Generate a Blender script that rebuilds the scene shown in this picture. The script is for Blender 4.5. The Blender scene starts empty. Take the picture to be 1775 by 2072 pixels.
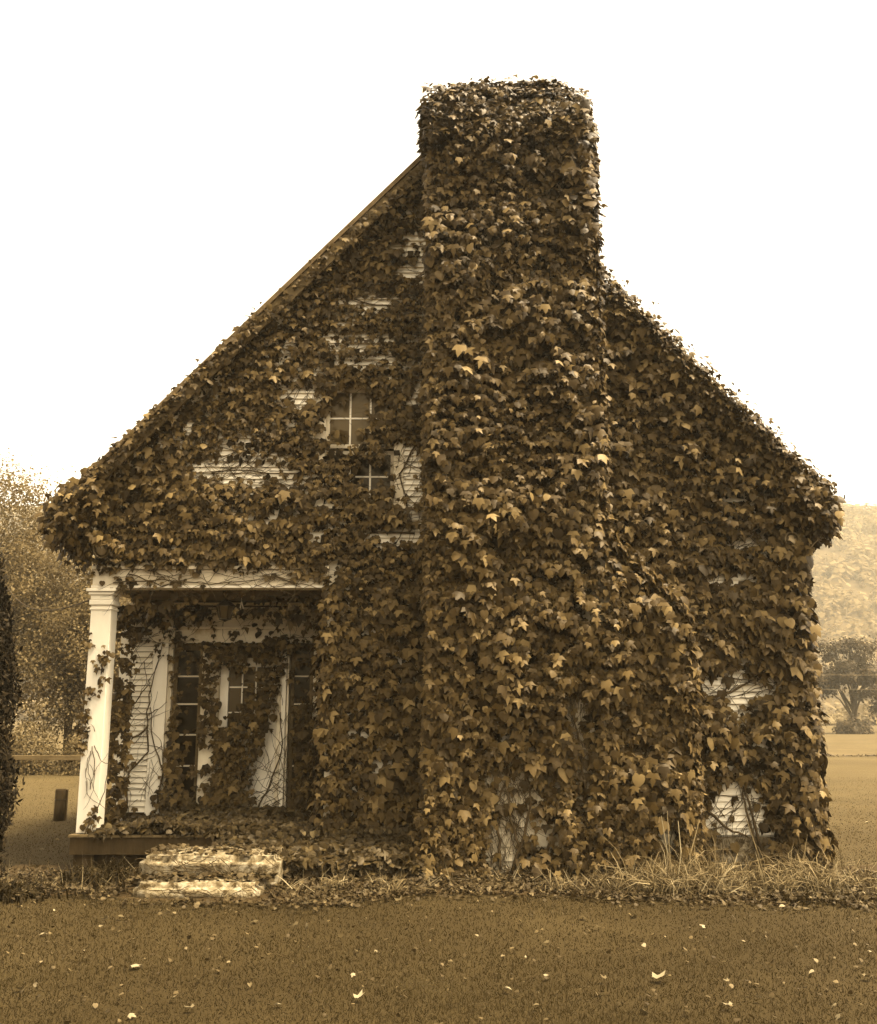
import bpy, bmesh, math, random
import numpy as np
from mathutils import Vector, Matrix

random.seed(7)
rng = np.random.default_rng(11)
R = math.radians
scene = bpy.context.scene
col = scene.collection

# ------------------------------------------------------------------ camera, sky, sun, exposure
CAM_H, PITCH = 1.6, R(11.4)
cam_data = bpy.data.cameras.new('camera')
cam = bpy.data.objects.new('camera', cam_data)
col.objects.link(cam)
cam.location = (0, 0, CAM_H)
cam.rotation_euler = (R(90) + PITCH, 0, 0)
cam_data.sensor_fit = 'VERTICAL'
cam_data.sensor_height = 36.0
cam_data.lens = 36.0 * 2012 / 2071
cam_data.clip_end = 6000
scene.camera = cam

SUN_EL, SUN_AZ = R(65), R(106)          # azimuth measured clockwise from +Y (view direction)
world = bpy.data.worlds.new('World')
scene.world = world
world.use_nodes = True
wn, wl = world.node_tree.nodes, world.node_tree.links
bg = wn['Background']
sky = wn.new('ShaderNodeTexSky')
sky.sky_type = 'NISHITA'
sky.sun_disc = False
sky.sun_elevation = SUN_EL
sky.sun_rotation = SUN_AZ
sky.air_density = 1.0
sky.dust_density = 4.0
sky.ozone_density = 1.0
hsv = wn.new('ShaderNodeHueSaturation')
hsv.inputs['Saturation'].default_value = 0.0
tint = wn.new('ShaderNodeMix'); tint.data_type = 'RGBA'; tint.blend_type = 'MULTIPLY'
tint.inputs[0].default_value = 1.0
tint.inputs[7].default_value = (1.0, 0.90, 0.745, 1)
wl.new(sky.outputs[0], hsv.inputs['Color'])
wl.new(hsv.outputs[0], tint.inputs[6])
wl.new(tint.outputs[2], bg.inputs['Color'])
bg.inputs['Strength'].default_value = 0.075

sun_data = bpy.data.lights.new('sun', 'SUN')
sun = bpy.data.objects.new('sun', sun_data)
col.objects.link(sun)
sun_data.energy = 1.5
sun_data.angle = R(12)
sun_data.color = (1.0, 0.86, 0.63)
sd = Vector((math.sin(SUN_AZ) * math.cos(SUN_EL), math.cos(SUN_AZ) * math.cos(SUN_EL), math.sin(SUN_EL)))
sun.rotation_euler = sd.to_track_quat('Z', 'Y').to_euler()
sun.location = (12, -4, 20)

scene.view_settings.view_transform = 'Standard'
scene.view_settings.look = 'None'
scene.view_settings.gamma = 1.0
scene.view_settings.use_curve_mapping = False
scene.view_settings.exposure = 3.1
scene.render.engine = 'CYCLES'
scene.cycles.max_bounces = 6
scene.cycles.volume_bounces = 0
scene.cycles.transparent_max_bounces = 8
scene.cycles.use_denoising = True

# ------------------------------------------------------------------ helpers
def at(px, py, Y):
    """world point at depth Y seen at pixel (px, py) of a 1775 x 2071 frame: used only to measure where things stand"""
    cx = (px - 887.5) / 2012; cy = (1035.5 - py) / 2012
    y = math.cos(PITCH) - math.sin(PITCH) * cy; z = math.sin(PITCH) + math.cos(PITCH) * cy
    k = Y / y
    return Vector((cx * k, Y, z * k + CAM_H))

def ground_at(px, py):
    cx = (px - 887.5) / 2012; cy = (1035.5 - py) / 2012
    y = math.cos(PITCH) - math.sin(PITCH) * cy; z = math.sin(PITCH) + math.cos(PITCH) * cy
    k = -CAM_H / z
    return Vector((cx * k, y * k, 0))

def tag(o, label=None, cat=None, group=None, kind=None):
    if label: o['label'] = label
    if cat: o['category'] = cat
    if group: o['group'] = group
    if kind: o['kind'] = kind
    return o

def empty(name, loc, label, cat, group=None):
    o = bpy.data.objects.new(name, None)
    o.empty_display_size = 0.2
    col.objects.link(o)
    o.location = loc
    return tag(o, label, cat, group)

_roots = {}
def link(name, me, mat, parent=None):
    o = bpy.data.objects.new(name, me)
    col.objects.link(o)
    if mat is not None and not me.materials:
        me.materials.append(mat)
    if parent is not None:
        o.parent = parent
        # geometry is written in world coordinates: cancel the parent's offset
        p, off = parent, Vector((0, 0, 0))
        while p is not None:
            off += p.location; p = p.parent
        o.location = -off
    return o

class MB:
    def __init__(s): s.v = []; s.f = []
    def poly(s, pts, faces):
        b = len(s.v); s.v += [tuple(p) for p in pts]; s.f += [tuple(b + i for i in f) for f in faces]; return s
    def box(s, x0, x1, y0, y1, z0, z1):
        return s.poly([(x0,y0,z0),(x1,y0,z0),(x1,y1,z0),(x0,y1,z0),(x0,y0,z1),(x1,y0,z1),(x1,y1,z1),(x0,y1,z1)],
                      [(3,2,1,0),(4,5,6,7),(0,1,5,4),(1,2,6,5),(2,3,7,6),(3,0,4,7)])
    def prism(s, pts, y0, y1):
        """pts: (x, z) outline counter-clockwise seen from -Y; extruded from y0 to y1"""
        n = len(pts)
        v = [(x, y0, z) for x, z in pts] + [(x, y1, z) for x, z in pts]
        f = [tuple(range(n)), tuple(range(2*n-1, n-1, -1))] + [((i+1) % n, i, n+i, n+(i+1) % n) for i in range(n)]
        return s.poly(v, f)
    def tube(s, pts, radii, n=6, cap=True):
        pts = [Vector(p) for p in pts]
        rings = []
        up = Vector((0.31, 0.27, 0.91))
        for i, p in enumerate(pts):
            d = (pts[min(i+1, len(pts)-1)] - pts[max(i-1, 0)])
            if d.length < 1e-9: d = Vector((0,0,1))
            d.normalize()
            a = d.cross(up)
            if a.length < 0.05: a = d.cross(Vector((1,0,0)))
            a.normalize(); b = d.cross(a)
            r = radii[i] if hasattr(radii, '__len__') else radii
            rings.append([p + (a*math.cos(t) + b*math.sin(t)) * r for t in [2*math.pi*k/n for k in range(n)]])
        v = [q for r_ in rings for q in r_]; f = []
        for i in range(len(rings)-1):
            for k in range(n):
                f.append((i*n+k, i*n+(k+1) % n, (i+1)*n+(k+1) % n, (i+1)*n+k))
        if cap:
            f.append(tuple(range(n-1, -1, -1))); f.append(tuple((len(rings)-1)*n+k for k in range(n)))
        return s.poly(v, f)
    def lathe(s, prof, base, n=20, axis='Z'):
        """prof: (r, h); revolved about axis through base"""
        v = []; f = []
        for r, h in prof:
            for k in range(n):
                t = 2*math.pi*k/n
                a, b = r*math.cos(t), r*math.sin(t)
                q = (a, b, h) if axis == 'Z' else (a, -h, b)
                v.append((base[0]+q[0], base[1]+q[1], base[2]+q[2]))
        for i in range(len(prof)-1):
            for k in range(n):
                f.append((i*n+k, i*n+(k+1) % n, (i+1)*n+(k+1) % n, (i+1)*n+k))
        f.append(tuple(range(n-1, -1, -1))); f.append(tuple((len(prof)-1)*n+k for k in range(n)))
        return s.poly(v, f)
    def mesh(s, name):
        me = bpy.data.meshes.new(name); me.from_pydata(s.v, [], s.f); me.update(); return me
    def build(s, name, mat, parent=None, bevel=0.0, smooth=False):
        me = s.mesh(name)
        if smooth:
            me.polygons.foreach_set('use_smooth', [True]*len(me.polygons))
        o = link(name, me, mat, parent)
        if bevel:
            m = o.modifiers.new('bevel', 'BEVEL'); m.width = bevel; m.segments = 2; m.limit_method = 'ANGLE'
        return o

def vnoise(x, y, seed=0):
    """smooth value noise in 0..1 on numpy arrays"""
    x = np.asarray(x, float); y = np.asarray(y, float)
    xi = np.floor(x).astype(np.int64); yi = np.floor(y).astype(np.int64)
    fx = x - xi; fy = y - yi
    fx = fx*fx*(3-2*fx); fy = fy*fy*(3-2*fy)
    def h(a, b):
        n = (a*374761393 + b*668265263 + seed*1442695041) & 0x7fffffff
        n = ((n ^ (n >> 13)) * 1274126177) & 0x7fffffff
        n = n ^ (n >> 16)
        return (n & 0xffff) / 65535.0
    a = h(xi, yi); b = h(xi+1, yi); c = h(xi, yi+1); d = h(xi+1, yi+1)
    return (a*(1-fx)+b*fx)*(1-fy) + (c*(1-fx)+d*fx)*fy

# ------------------------------------------------------------------ materials
def nodes_of(name):
    m = bpy.data.materials.new(name); m.use_nodes = True
    nt = m.node_tree
    return m, nt.nodes, nt.links, nt.nodes['Principled BSDF']

def ramp(n, stops):
    r = n.new('ShaderNodeValToRGB')
    e = r.color_ramp.elements
    while len(e) < len(stops): e.new(0.5)
    for k, (p, c) in enumerate(stops):
        e[k].position = p; e[k].color = (*c, 1)
    return r

def surf(name, stops, scale=4.0, detail=6.0, rough=0.8, bump=0.3, bscale=40.0, stretch=(1,1,1), spec=0.3, dirt=None, dscale=1.5, dcut=(0.55, 0.75)):
    """noise-mottled surface; optional stain colour laid over it in patches"""
    m, n, l, p = nodes_of(name)
    tc = n.new('ShaderNodeTexCoord'); mp = n.new('ShaderNodeMapping'); mp.inputs['Scale'].default_value = stretch
    l.new(tc.outputs['Object'], mp.inputs['Vector'])
    nz = n.new('ShaderNodeTexNoise'); nz.inputs['Scale'].default_value = scale; nz.inputs['Detail'].default_value = detail
    nz.inputs['Roughness'].default_value = 0.65
    l.new(mp.outputs[0], nz.inputs['Vector'])
    rp = ramp(n, stops); l.new(nz.outputs['Fac'], rp.inputs[0])
    out = rp.outputs[0]
    if dirt:
        dn = n.new('ShaderNodeTexNoise'); dn.inputs['Scale'].default_value = dscale; dn.inputs['Detail'].default_value = 9; dn.inputs['Roughness'].default_value = 0.7
        l.new(mp.outputs[0], dn.inputs['Vector'])
        mr = n.new('ShaderNodeMapRange'); mr.inputs[1].default_value = dcut[0]; mr.inputs[2].default_value = dcut[1]
        l.new(dn.outputs['Fac'], mr.inputs[0])
        mx = n.new('ShaderNodeMix'); mx.data_type = 'RGBA'
        l.new(mr.outputs[0], mx.inputs[0]); l.new(out, mx.inputs[6]); mx.inputs[7].default_value = (*dirt, 1)
        out = mx.outputs[2]
    l.new(out, p.inputs['Base Color'])
    p.inputs['Roughness'].default_value = rough
    p.inputs['Specular IOR Level'].default_value = spec
    if bump:
        bn = n.new('ShaderNodeTexNoise'); bn.inputs['Scale'].default_value = bscale; bn.inputs['Detail'].default_value = 5
        l.new(mp.outputs[0], bn.inputs['Vector'])
        b = n.new('ShaderNodeBump'); b.inputs['Strength'].default_value = bump; b.inputs['Distance'].default_value = 0.01
        l.new(bn.outputs['Fac'], b.inputs['Height']); l.new(b.outputs[0], p.inputs['Normal'])
    return m

def foliage(name, stops, rough=0.45, spec=0.5, trans=0.25, vein=0.0):
    """leaf colour from each leaf's own random value; some light passes through the blade"""
    m, n, l, p = nodes_of(name)
    at_ = n.new('ShaderNodeAttribute'); at_.attribute_name = 'rnd'
    rp = ramp(n, stops); l.new(at_.outputs['Fac'], rp.inputs[0])
    tc = n.new('ShaderNodeTexCoord')
    nz = n.new('ShaderNodeTexNoise'); nz.inputs['Scale'].default_value = 30; nz.inputs['Detail'].default_value = 3
    l.new(tc.outputs['Object'], nz.inputs['Vector'])
    mr = n.new('ShaderNodeMapRange'); mr.inputs[3].default_value = 0.75; mr.inputs[4].default_value = 1.25
    l.new(nz.outputs['Fac'], mr.inputs[0])
    mx = n.new('ShaderNodeMix'); mx.data_type = 'RGBA'; mx.blend_type = 'MULTIPLY'; mx.inputs[0].default_value = 1
    l.new(rp.outputs[0], mx.inputs[6]); l.new(mr.outputs[0], mx.inputs[7])
    l.new(mx.outputs[2], p.inputs['Base Color'])
    p.inputs['Roughness'].default_value = rough
    p.inputs['Specular IOR Level'].default_value = spec
    tr = n.new('ShaderNodeBsdfTranslucent'); l.new(mx.outputs[2], tr.inputs['Color'])
    ms = n.new('ShaderNodeMixShader'); ms.inputs[0].default_value = trans
    l.new(p.outputs[0], ms.inputs[1]); l.new(tr.outputs[0], ms.inputs[2])
    l.new(ms.outputs[0], n['Material Output'].inputs['Surface'])
    return m

def plain(name, c, rough=0.5, metal=0.0, spec=0.5):
    m, n, l, p = nodes_of(name)
    p.inputs['Base Color'].default_value = (*c, 1); p.inputs['Roughness'].default_value = rough
    p.inputs['Metallic'].default_value = metal; p.inputs['Specular IOR Level'].default_value = spec
    return m

M = {}
M['paint'] = surf('weathered_white_paint', [(0.3, (.50,.41,.26)), (0.65, (.66,.57,.40))], 3, 8, .6, .25, 60, (1,1,1), .3, (.30,.20,.09), 3.2, (.58,.74))
M['paint_clean'] = surf('white_paint', [(0.3, (.68,.60,.44)), (0.7, (.78,.70,.54))], 2, 6, .55, .15, 50, (1,1,.3), .3, (.45,.34,.18), 2.0, (.66,.85))
M['clap'] = surf('clapboard_paint', [(0.3, (.62,.54,.38)), (0.7, (.80,.72,.55))], 5, 8, .7, .3, 50, (.3,1,2), .25, (.24,.17,.075), 2.6, (.60,.80))
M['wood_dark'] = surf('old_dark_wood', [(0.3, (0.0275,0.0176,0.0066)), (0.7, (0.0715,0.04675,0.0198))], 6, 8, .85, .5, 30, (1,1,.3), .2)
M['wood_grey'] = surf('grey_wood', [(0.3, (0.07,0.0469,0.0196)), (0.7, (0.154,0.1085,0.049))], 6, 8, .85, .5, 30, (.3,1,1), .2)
M['stone'] = surf('pale_stone', [(0.34, (.07,.048,.021)), (0.5, (.19,.148,.083)), (0.64, (.31,.258,.168))], 14, 14, .9, 1.0, 45, (1,1,1), .1, (.04,.026,.010), 9.0, (.52,.62))
M['masonry'] = surf('old_limewash_masonry', [(0.25, (.40,.32,.19)), (0.6, (.62,.53,.36)), (0.8, (.72,.64,.46))], 4, 9, .9, .9, 22, (1,1,1), .2, (.20,.13,.05), 2.5, (.5,.7))
M['roof'] = surf('roof_shingle', [(0.3, (.07,.045,.018)), (0.7, (.15,.10,.045))], 12, 6, .9, .6, 40)
M['metal_dark'] = plain('dark_iron', (.025,.017,.008), .5, .6)
M['metal_pale'] = plain('pale_metal', (.075,.052,.023), .45, .3)
M['lens'] = plain('floodlight_glass', (.22,.16,.08), .15, 0, .6)
M['glass'] = plain('window_glass', (.012,.008,.003), .08, 0, .2)
M['glass_blind'] = plain('window_glass_over_blind', (.075,.051,.021), .14, 0, .3)
M['glass_door'] = plain('door_glass', (.06,.041,.018), .14, 0, .3)
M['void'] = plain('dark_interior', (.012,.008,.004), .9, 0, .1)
M['bark'] = surf('bark', [(0.3, (.028,.018,.0075)), (0.7, (.07,.047,.021))], 6, 8, .9, .8, 25, (1,1,.25), .15)
M['twig_mat'] = foliage('twig_mat_and_gap_shade', [(0.0, (.008,.0048,.0015)), (0.7, (.022,.014,.005)), (1.0, (.055,.037,.015))], .8, .1, .05)  # twig colour held near black so shade between leaves sits in it
M['vine'] = surf('vine_stem_bark', [(0.3, (0.03,0.0192,0.0078)), (0.7, (0.078,0.051,0.0216))], 12, 4, .85, 0)
M['vine_pale'] = surf('pale_vine_bark', [(0.3, (0.112,0.077,0.035)), (0.7, (0.238,0.175,0.091))], 12, 4, .85, 0)
M['ivy'] = foliage('ivy_leaf', [(0.0, (.0085,.0046,.0011)), (0.35, (.039,.0228,.0059)), (0.7, (.100,.063,.0195)), (1.0, (.215,.146,.056))], .52, .22, .18)
M['small_ivy'] = foliage('ground_ivy_leaf', [(0.0, (0.0108,0.00648,0.001944)), (0.6, (0.036,0.02268,0.00684)), (0.9, (0.0792,0.05328,0.01872)), (1.0, (0.1872,0.1368,0.0612))], .5, .3, .2)
M['grass'] = foliage('grass_blade', [(0.0, (.016,.0106,.0037)), (0.45, (.030,.0202,.0072)), (0.8, (.056,.0388,.0148)), (1.0, (.13,.097,.045))], .65, .12, .4)
M['dry'] = foliage('dry_stalk', [(0.0, (0.075,0.051,0.02025)), (0.6, (0.15,0.1087,0.0495)), (1.0, (0.345,0.2775,0.1575))], .7, .25, .15)
M['litter'] = foliage('leaf_litter', [(0.0, (0.0198,0.01188,0.00396)), (0.5, (0.0561,0.03762,0.01452)), (0.85, (0.1254,0.0891,0.0396)), (1.0, (0.3036,0.2442,0.1452))], .6, .3, .15)
M['pale_leaf'] = foliage('pale_fallen_leaf', [(0.0, (.045,.031,.012)), (0.5, (.11,.082,.040)), (1.0, (.24,.195,.115))], .65, .12, .1)
M['tree_leaf'] = foliage('broad_tree_leaf', [(0.0, (0.072,0.048,0.0168)), (0.6, (0.16,0.112,0.0448)), (1.0, (0.304,0.232,0.116))], .6, .2, .5)  # tones lightened: flare and haze over the left trees put into the colour
M['far_leaf'] = foliage('far_tree_leaf', [(0.0, (0.0187,0.01147,0.0034)), (1.0, (0.07225,0.0459,0.0153))], .6, .3, .25)
M['conifer'] = foliage('conifer_spray', [(0.0, (.0035,.0021,.0008)), (0.7, (.010,.0062,.0022)), (1.0, (.024,.0155,.006))], .7, .15, .05)
M['hill_wood'] = foliage('hill_wood_crown', [(0.0, (0.136,0.096,0.0432)), (1.0, (0.224,0.164,0.08))], .9, .05, .35)  # pale crowns: part of the distance haze is put into the colour

# ground material: earth and short turf
def ground_mat(name, stops, fine=60, dry=None):
    m, n, l, p = nodes_of(name)
    tc = n.new('ShaderNodeTexCoord')
    a = n.new('ShaderNodeTexNoise'); a.inputs['Scale'].default_value = .35; a.inputs['Detail'].default_value = 8
    b = n.new('ShaderNodeTexNoise'); b.inputs['Scale'].default_value = fine; b.inputs['Detail'].default_value = 6
    l.new(tc.outputs['Object'], a.inputs['Vector']); l.new(tc.outputs['Object'], b.inputs['Vector'])
    mx = n.new('ShaderNodeMix'); mx.data_type = 'FLOAT'; mx.inputs[0].default_value = .55
    l.new(a.outputs['Fac'], mx.inputs[2]); l.new(b.outputs['Fac'], mx.inputs[3])
    rp = ramp(n, stops); l.new(mx.outputs[0], rp.inputs[0]); l.new(rp.outputs[0], p.inputs['Base Color'])
    if dry:
        # dry ramp: paler with distance, in patches, grazing-view brightness put into the colour
        sx = n.new('ShaderNodeSeparateXYZ'); l.new(tc.outputs['Object'], sx.inputs[0])
        ad = n.new('ShaderNodeMath'); ad.operation = 'MULTIPLY_ADD'; ad.inputs[1].default_value = 7.0
        l.new(a.outputs['Fac'], ad.inputs[0]); l.new(sx.outputs['Y'], ad.inputs[2])
        mr = n.new('ShaderNodeMapRange'); mr.inputs[1].default_value = 12; mr.inputs[2].default_value = 30
        l.new(ad.outputs[0], mr.inputs[0])
        rq = ramp(n, dry); l.new(mx.outputs[0], rq.inputs[0])
        m2 = n.new('ShaderNodeMix'); m2.data_type = 'RGBA'
        l.new(mr.outputs[0], m2.inputs[0]); l.new(rp.outputs[0], m2.inputs[6]); l.new(rq.outputs[0], m2.inputs[7])
        l.new(m2.outputs[2], p.inputs['Base Color'])
    p.inputs['Roughness'].default_value = .95; p.inputs['Specular IOR Level'].default_value = .1
    bp = n.new('ShaderNodeBump'); bp.inputs['Strength'].default_value = .6; bp.inputs['Distance'].default_value = .03
    l.new(b.outputs['Fac'], bp.inputs['Height']); l.new(bp.outputs[0], p.inputs['Normal'])
    return m
M['lawn'] = ground_mat('lawn_turf', [(0.3, (.017,.0112,.0038)), (0.5, (.032,.0215,.0078)), (0.72, (.062,.0430,.0170))], 60, [(0.3, (.050,.035,.0135)), (0.5, (.075,.053,.0215)), (0.7, (.11,.080,.0345))])
M['pasture'] = ground_mat('pasture_turf', [(0.3, (.056,.039,.0155)), (0.5, (.082,.058,.024)), (0.7, (.115,.083,.036))], 3)
M['earth'] = ground_mat('bare_earth', [(0.3, (0.021,0.0132,0.0054)), (0.7, (0.054,0.0348,0.0144))], 30)
M['hill'] = ground_mat('hill_turf', [(0.3, (.05,.034,.0145)), (0.7, (.075,.052,.023))], 1)

# ------------------------------------------------------------------ ground, field, hills
def sheet(name, x0, x1, y0, y1, nx, ny, zf, mat):
    xs = np.linspace(x0, x1, nx); ys = np.linspace(y0, y1, ny)
    X, Y = np.meshgrid(xs, ys); Z = zf(X, Y)
    v = np.stack([X, Y, Z], -1).reshape(-1, 3)
    f = []
    for j in range(ny-1):
        for i in range(nx-1):
            a = j*nx+i; f.append((a, a+1, a+nx+1, a+nx))
    me = bpy.data.meshes.new(name); me.from_pydata(v.tolist(), [], f); me.update()
    me.polygons.foreach_set('use_smooth', [True]*len(me.polygons))
    o = link(name, me, mat); tag(o, kind='structure'); return o

sheet('lawn', -900, 900, -60, 900, 2, 2, lambda X, Y: X*0, M['lawn'])
sheet('pasture', -120, 420, 38.5, 330, 2, 2, lambda X, Y: X*0 + .006, M['pasture'])
sheet('flower_bed', -4.4, 6.6, 8.5, 10.9, 110, 40, lambda X, Y: -.03 + .036*np.clip((Y-(8.62 + .62*vnoise(X*.9, X*0, 57) + .28*vnoise(X*3.1, X*0, 51)))/.2, 0, 1) + .05*np.clip((Y-9.1)/1.2, 0, 1)*vnoise(X*2, Y*2, 3), M['earth'])

def hill_z(X, Y):
    rise = np.clip((Y-170)/330, 0, 1); rise = rise*rise*(3-2*rise)
    crest = 106 + 14*(vnoise(X/90.+7, X*0, 5)-.5) - 0.03*np.abs(X-120)
    return -1 + rise*crest + 5*rise*(vnoise(X/35., Y/35., 9)-.5)
sheet('hill', -520, 620, 165, 620, 70, 40, hill_z, M['hill'])

# ------------------------------------------------------------------ the house
XL, XR, YF, YB = -3.75, 3.92, 10.8, 18.6
RX, RZ, SL = 0.08, 8.22, 1.05          # ridge and slope
YREC = 12.1                            # recessed porch wall
def roof_z(x): return RZ - abs(x-RX)*SL
house = empty('house', (0, YF, 0), 'old gabled clapboard house smothered in ivy with a corner porch', 'house')

# wall cores
w = MB()
w.box(-1.2, XR-.02, YF+.03, YF+.16, 0.0, 3.15)
w.build('front_wall', M['clap'], house)
g = MB()
zt = roof_z(XL) - .02
wx0, wx1, wz0, wz1 = -1.27, -.50, 3.90, 5.22
g.prism([(XL+.02, 3.152), (wx0, 3.152), (wx0, roof_z(wx0)-.05), (XL+.02, roof_z(XL+.02)-.05)], YF+.03, YF+.16)
g.prism([(wx1, 3.152), (XR-.02, 3.152), (XR-.02, roof_z(XR-.02)-.05), (RX, RZ-.05), (wx1, roof_z(wx1)-.05)], YF+.03, YF+.16)
g.box(wx0, wx1, YF+.03, YF+.16, 3.152, wz0)
g.prism([(wx0, wz1), (wx1, wz1), (wx1, roof_z(wx1)-.05), (wx0, roof_z(wx0)-.05)], YF+.03, YF+.16)
g.build('gable_wall', M['clap'], house)
MB().box(XR-.14, XR, YF+.165, YB, 0, roof_z(XR)-.05).build('side_wall', M['clap'], house)
MB().box(XL, XL+.14, YREC+.15, YB, 0, roof_z(XL)-.05).build('side_wall', M['clap'], house)
MB().prism([(XL, 0), (XR, 0), (XR, roof_z(XR)-.05), (RX, RZ-.05), (XL, roof_z(XL)-.05)], YB+.002, YB+.14).build('rear_wall', M['clap'], house)
MB().box(-1.2, -1.08, YF+.165, YREC+.15, .45, 3.1).build('porch_side_wall', M['clap'], house)
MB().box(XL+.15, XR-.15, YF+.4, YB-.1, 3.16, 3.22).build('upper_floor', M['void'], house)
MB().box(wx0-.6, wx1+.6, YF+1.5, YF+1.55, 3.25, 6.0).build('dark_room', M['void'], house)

# clapboards: one wedge-shaped board each
EXPO = .0665
CLAP = []
def chimney_left(z): return 0.0
def chimney_right(z): return 2.42 if z < 2.55 else (1.62 + (3.28-z)/(3.28-2.55)*.8 if z < 3.28 else 1.62)
def clap_piece(xa0, xb0, xa1, xb1, z, yf, over=.010):
    t = MB(); z1 = z + EXPO + over
    t.poly([(xa0,yf-.03,z),(xb0,yf-.03,z),(xb1,yf-.002,z1),(xa1,yf-.002,z1),(xa0,yf+.028,z),(xb0,yf+.028,z),(xb1,yf+.028,z1),(xa1,yf+.028,z1)],
           [(0,1,2,3),(5,4,7,6),(1,5,6,2),(4,0,3,7),(4,5,1,0),(3,2,6,7)])
    CLAP.append(t)
def course(xa, xb, z, yf, sl=False):
    if xb - xa < .05: return
    if xb-xa > 3.6:
        m = random.uniform(xa+1.2, xb-1.2)
        clap_piece(xa, m-.001, xa, m-.001, z, yf); clap_piece(m+.001, xb, m+.001, xb, z, yf)
    else:
        clap_piece(xa, xb, xa, xb, z, yf)
z = .36
while z < RZ - .35:
    jig = random.uniform(-.003, .003)
    zr = z + EXPO
    half = (RZ - .09 - zr)/SL
    xl = max(-1.10 if z < 3.13 else XL+.09, RX-half); xr = min(XR-.09, RX+half)
    cl, cr = chimney_left(z)+.04, chimney_right(z)-.04
    spans = []
    if wz0-.11 < zr and z < wz1+.12:
        spans += [(xl, wx0-.112), (wx1+.112, min(cl, xr))]
    else:
        spans += [(xl, min(cl, xr))]
    spans += [(cr, xr)]
    if z < 3.10 or z > 3.40 or True:
        if not (3.08 < z < 3.17):
            for a, b in spans: course(a, b, z + jig, YF)
    z += EXPO
# recessed wall beside the door
z = .46
while z < 2.5:
    clap_piece(-3.69, -3.435, -3.69, -3.435, z, YREC, -.006)
    z += EXPO
for t in CLAP: t.build('clapboard', M['clap'], house)

# trim
MB().box(XR-.085, XR+.005, YF-.03, YF+.025, .34, roof_z(XR)-.06).build('corner_board', M['paint'], house, .004)
MB().box(XR+.006, XR+.03, YF-.03, YF+.12, .34, roof_z(XR)-.06).build('corner_board', M['paint'], house, .004)
MB().box(-1.20, -1.105, YF-.03, YF+.025, .34, 3.05).build('corner_board', M['paint'], house, .004)
MB().box(XL+.005, XL+.085, YF-.03, YF+.025, 3.32, roof_z(XL)-.06).build('corner_board', M['paint'], house, .004)
MB().box(-1.2, XR, YF-.02, YF+.16, 0, .335).build('foundation', M['stone'], house)

# roof
def slope_pts(x0, x1, d0, d1):
    return [(x0, roof_z(x0)+d0), (x1, roof_z(x1)+d0), (x1, roof_z(x1)+d1), (x0, roof_z(x0)+d1)]
EL, ER = -4.27, 4.36
MB().prism(slope_pts(EL, RX, .0, .07), YF-.24, YB+.3).build('roof_slope', M['roof'], house)
MB().prism(slope_pts(RX+.001, ER, .0, .07), YF-.24, YB+.3).build('roof_slope', M['roof'], house)
for a, b in ((EL, RX-.005), (RX+.005, ER)):
    MB().prism(slope_pts(a, b, -.20, -.003), YF-.215, YF-.18).build('rake_board', M['wood_grey'], house, .003)
    MB().prism(slope_pts(a+.02, b-.02, -.07, -.045), YF-.178, YF-.02).build('rake_soffit', M['paint'], house)
    MB().prism(slope_pts(max(a, XL), min(b, XR), -.26, -.10), YF-.045, YF-.019).build('frieze_board', M['paint'], house, .003)
for xa, xb in ((EL+.03, XL-.002), (XR+.034, ER-.03)):
    MB().box(xa, xb, YF-.178, YB+.1, roof_z(EL+.03)-.13, roof_z(EL+.03)-.10).build('eave_soffit', M['paint'], house)
for x in (EL+.0, ER-.03):
    MB().box(x, x+.03, YF-.17, YB+.2, roof_z(EL)-.14, roof_z(EL)-.0).build('fascia_board', M['paint'], house)

# gable window, six over six
wm = MB()
wm.box(wx0-.14, wx1+.14, YF-.06, YF+.029, wz0-.095, wz0-.042)
win = wm.build('window', M['paint'], house, .003)
def wp(mb, name, mat, bev=.003): return mb.build(name, mat, win, bev)
wp(MB().box(wx0-.14, wx1+.14, YF-.035, YF+.029, wz1+.003, wz1+.12), 'head_casing', M['paint'])
for xa_, xb_ in ((wx0-.11, wx0-.002), (wx1+.002, wx1+.11)): wp(MB().box(xa_, xb_, YF-.03, YF+.029, wz0-.04, wz1+.001), 'casing', M['paint'])
mid = 4.52
W3 = (wx1-wx0-.08)/3
for (z0, z1, yy, gm) in ((mid+.0, wz1, YF+.045, 'glass_blind'), (wz0, mid-.02, YF+.085, 'glass')):
    s = MB()
    s.box(wx0, wx0+.04, yy, yy+.035, z0, z1); s.box(wx1-.04, wx1, yy, yy+.035, z0, z1)
    s.box(wx0+.041, wx1-.041, yy, yy+.035, z1-.045, z1); s.box(wx0+.041, wx1-.041, yy, yy+.035, z0, z0+.045)
    wp(s, 'sash', M['paint'], .002)
    for k in (1, 2):
        x = wx0+.04+W3*k
        wp(MB().box(x-.010, x+.010, yy+.004, yy+.03, z0+.046, z1-.046), 'muntin', M['paint_clean'], .002)
    zm = (z0+z1)/2
    for k in range(3):
        wp(MB().box(wx0+.04+W3*k+(.011 if k else 0), wx0+.04+W3*(k+1)-(.011 if k < 2 else 0), yy+.006, yy+.028, zm-.009, zm+.009), 'muntin', M['paint_clean'], .002)
        for zz0, zz1 in ((z0+.046, zm-.01), (zm+.01, z1-.046)):
            wp(MB().box(wx0+.042+W3*k, wx0+.038+W3*(k+1), yy+.016, yy+.020, zz0, zz1), 'pane', M[gm], 0)

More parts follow.
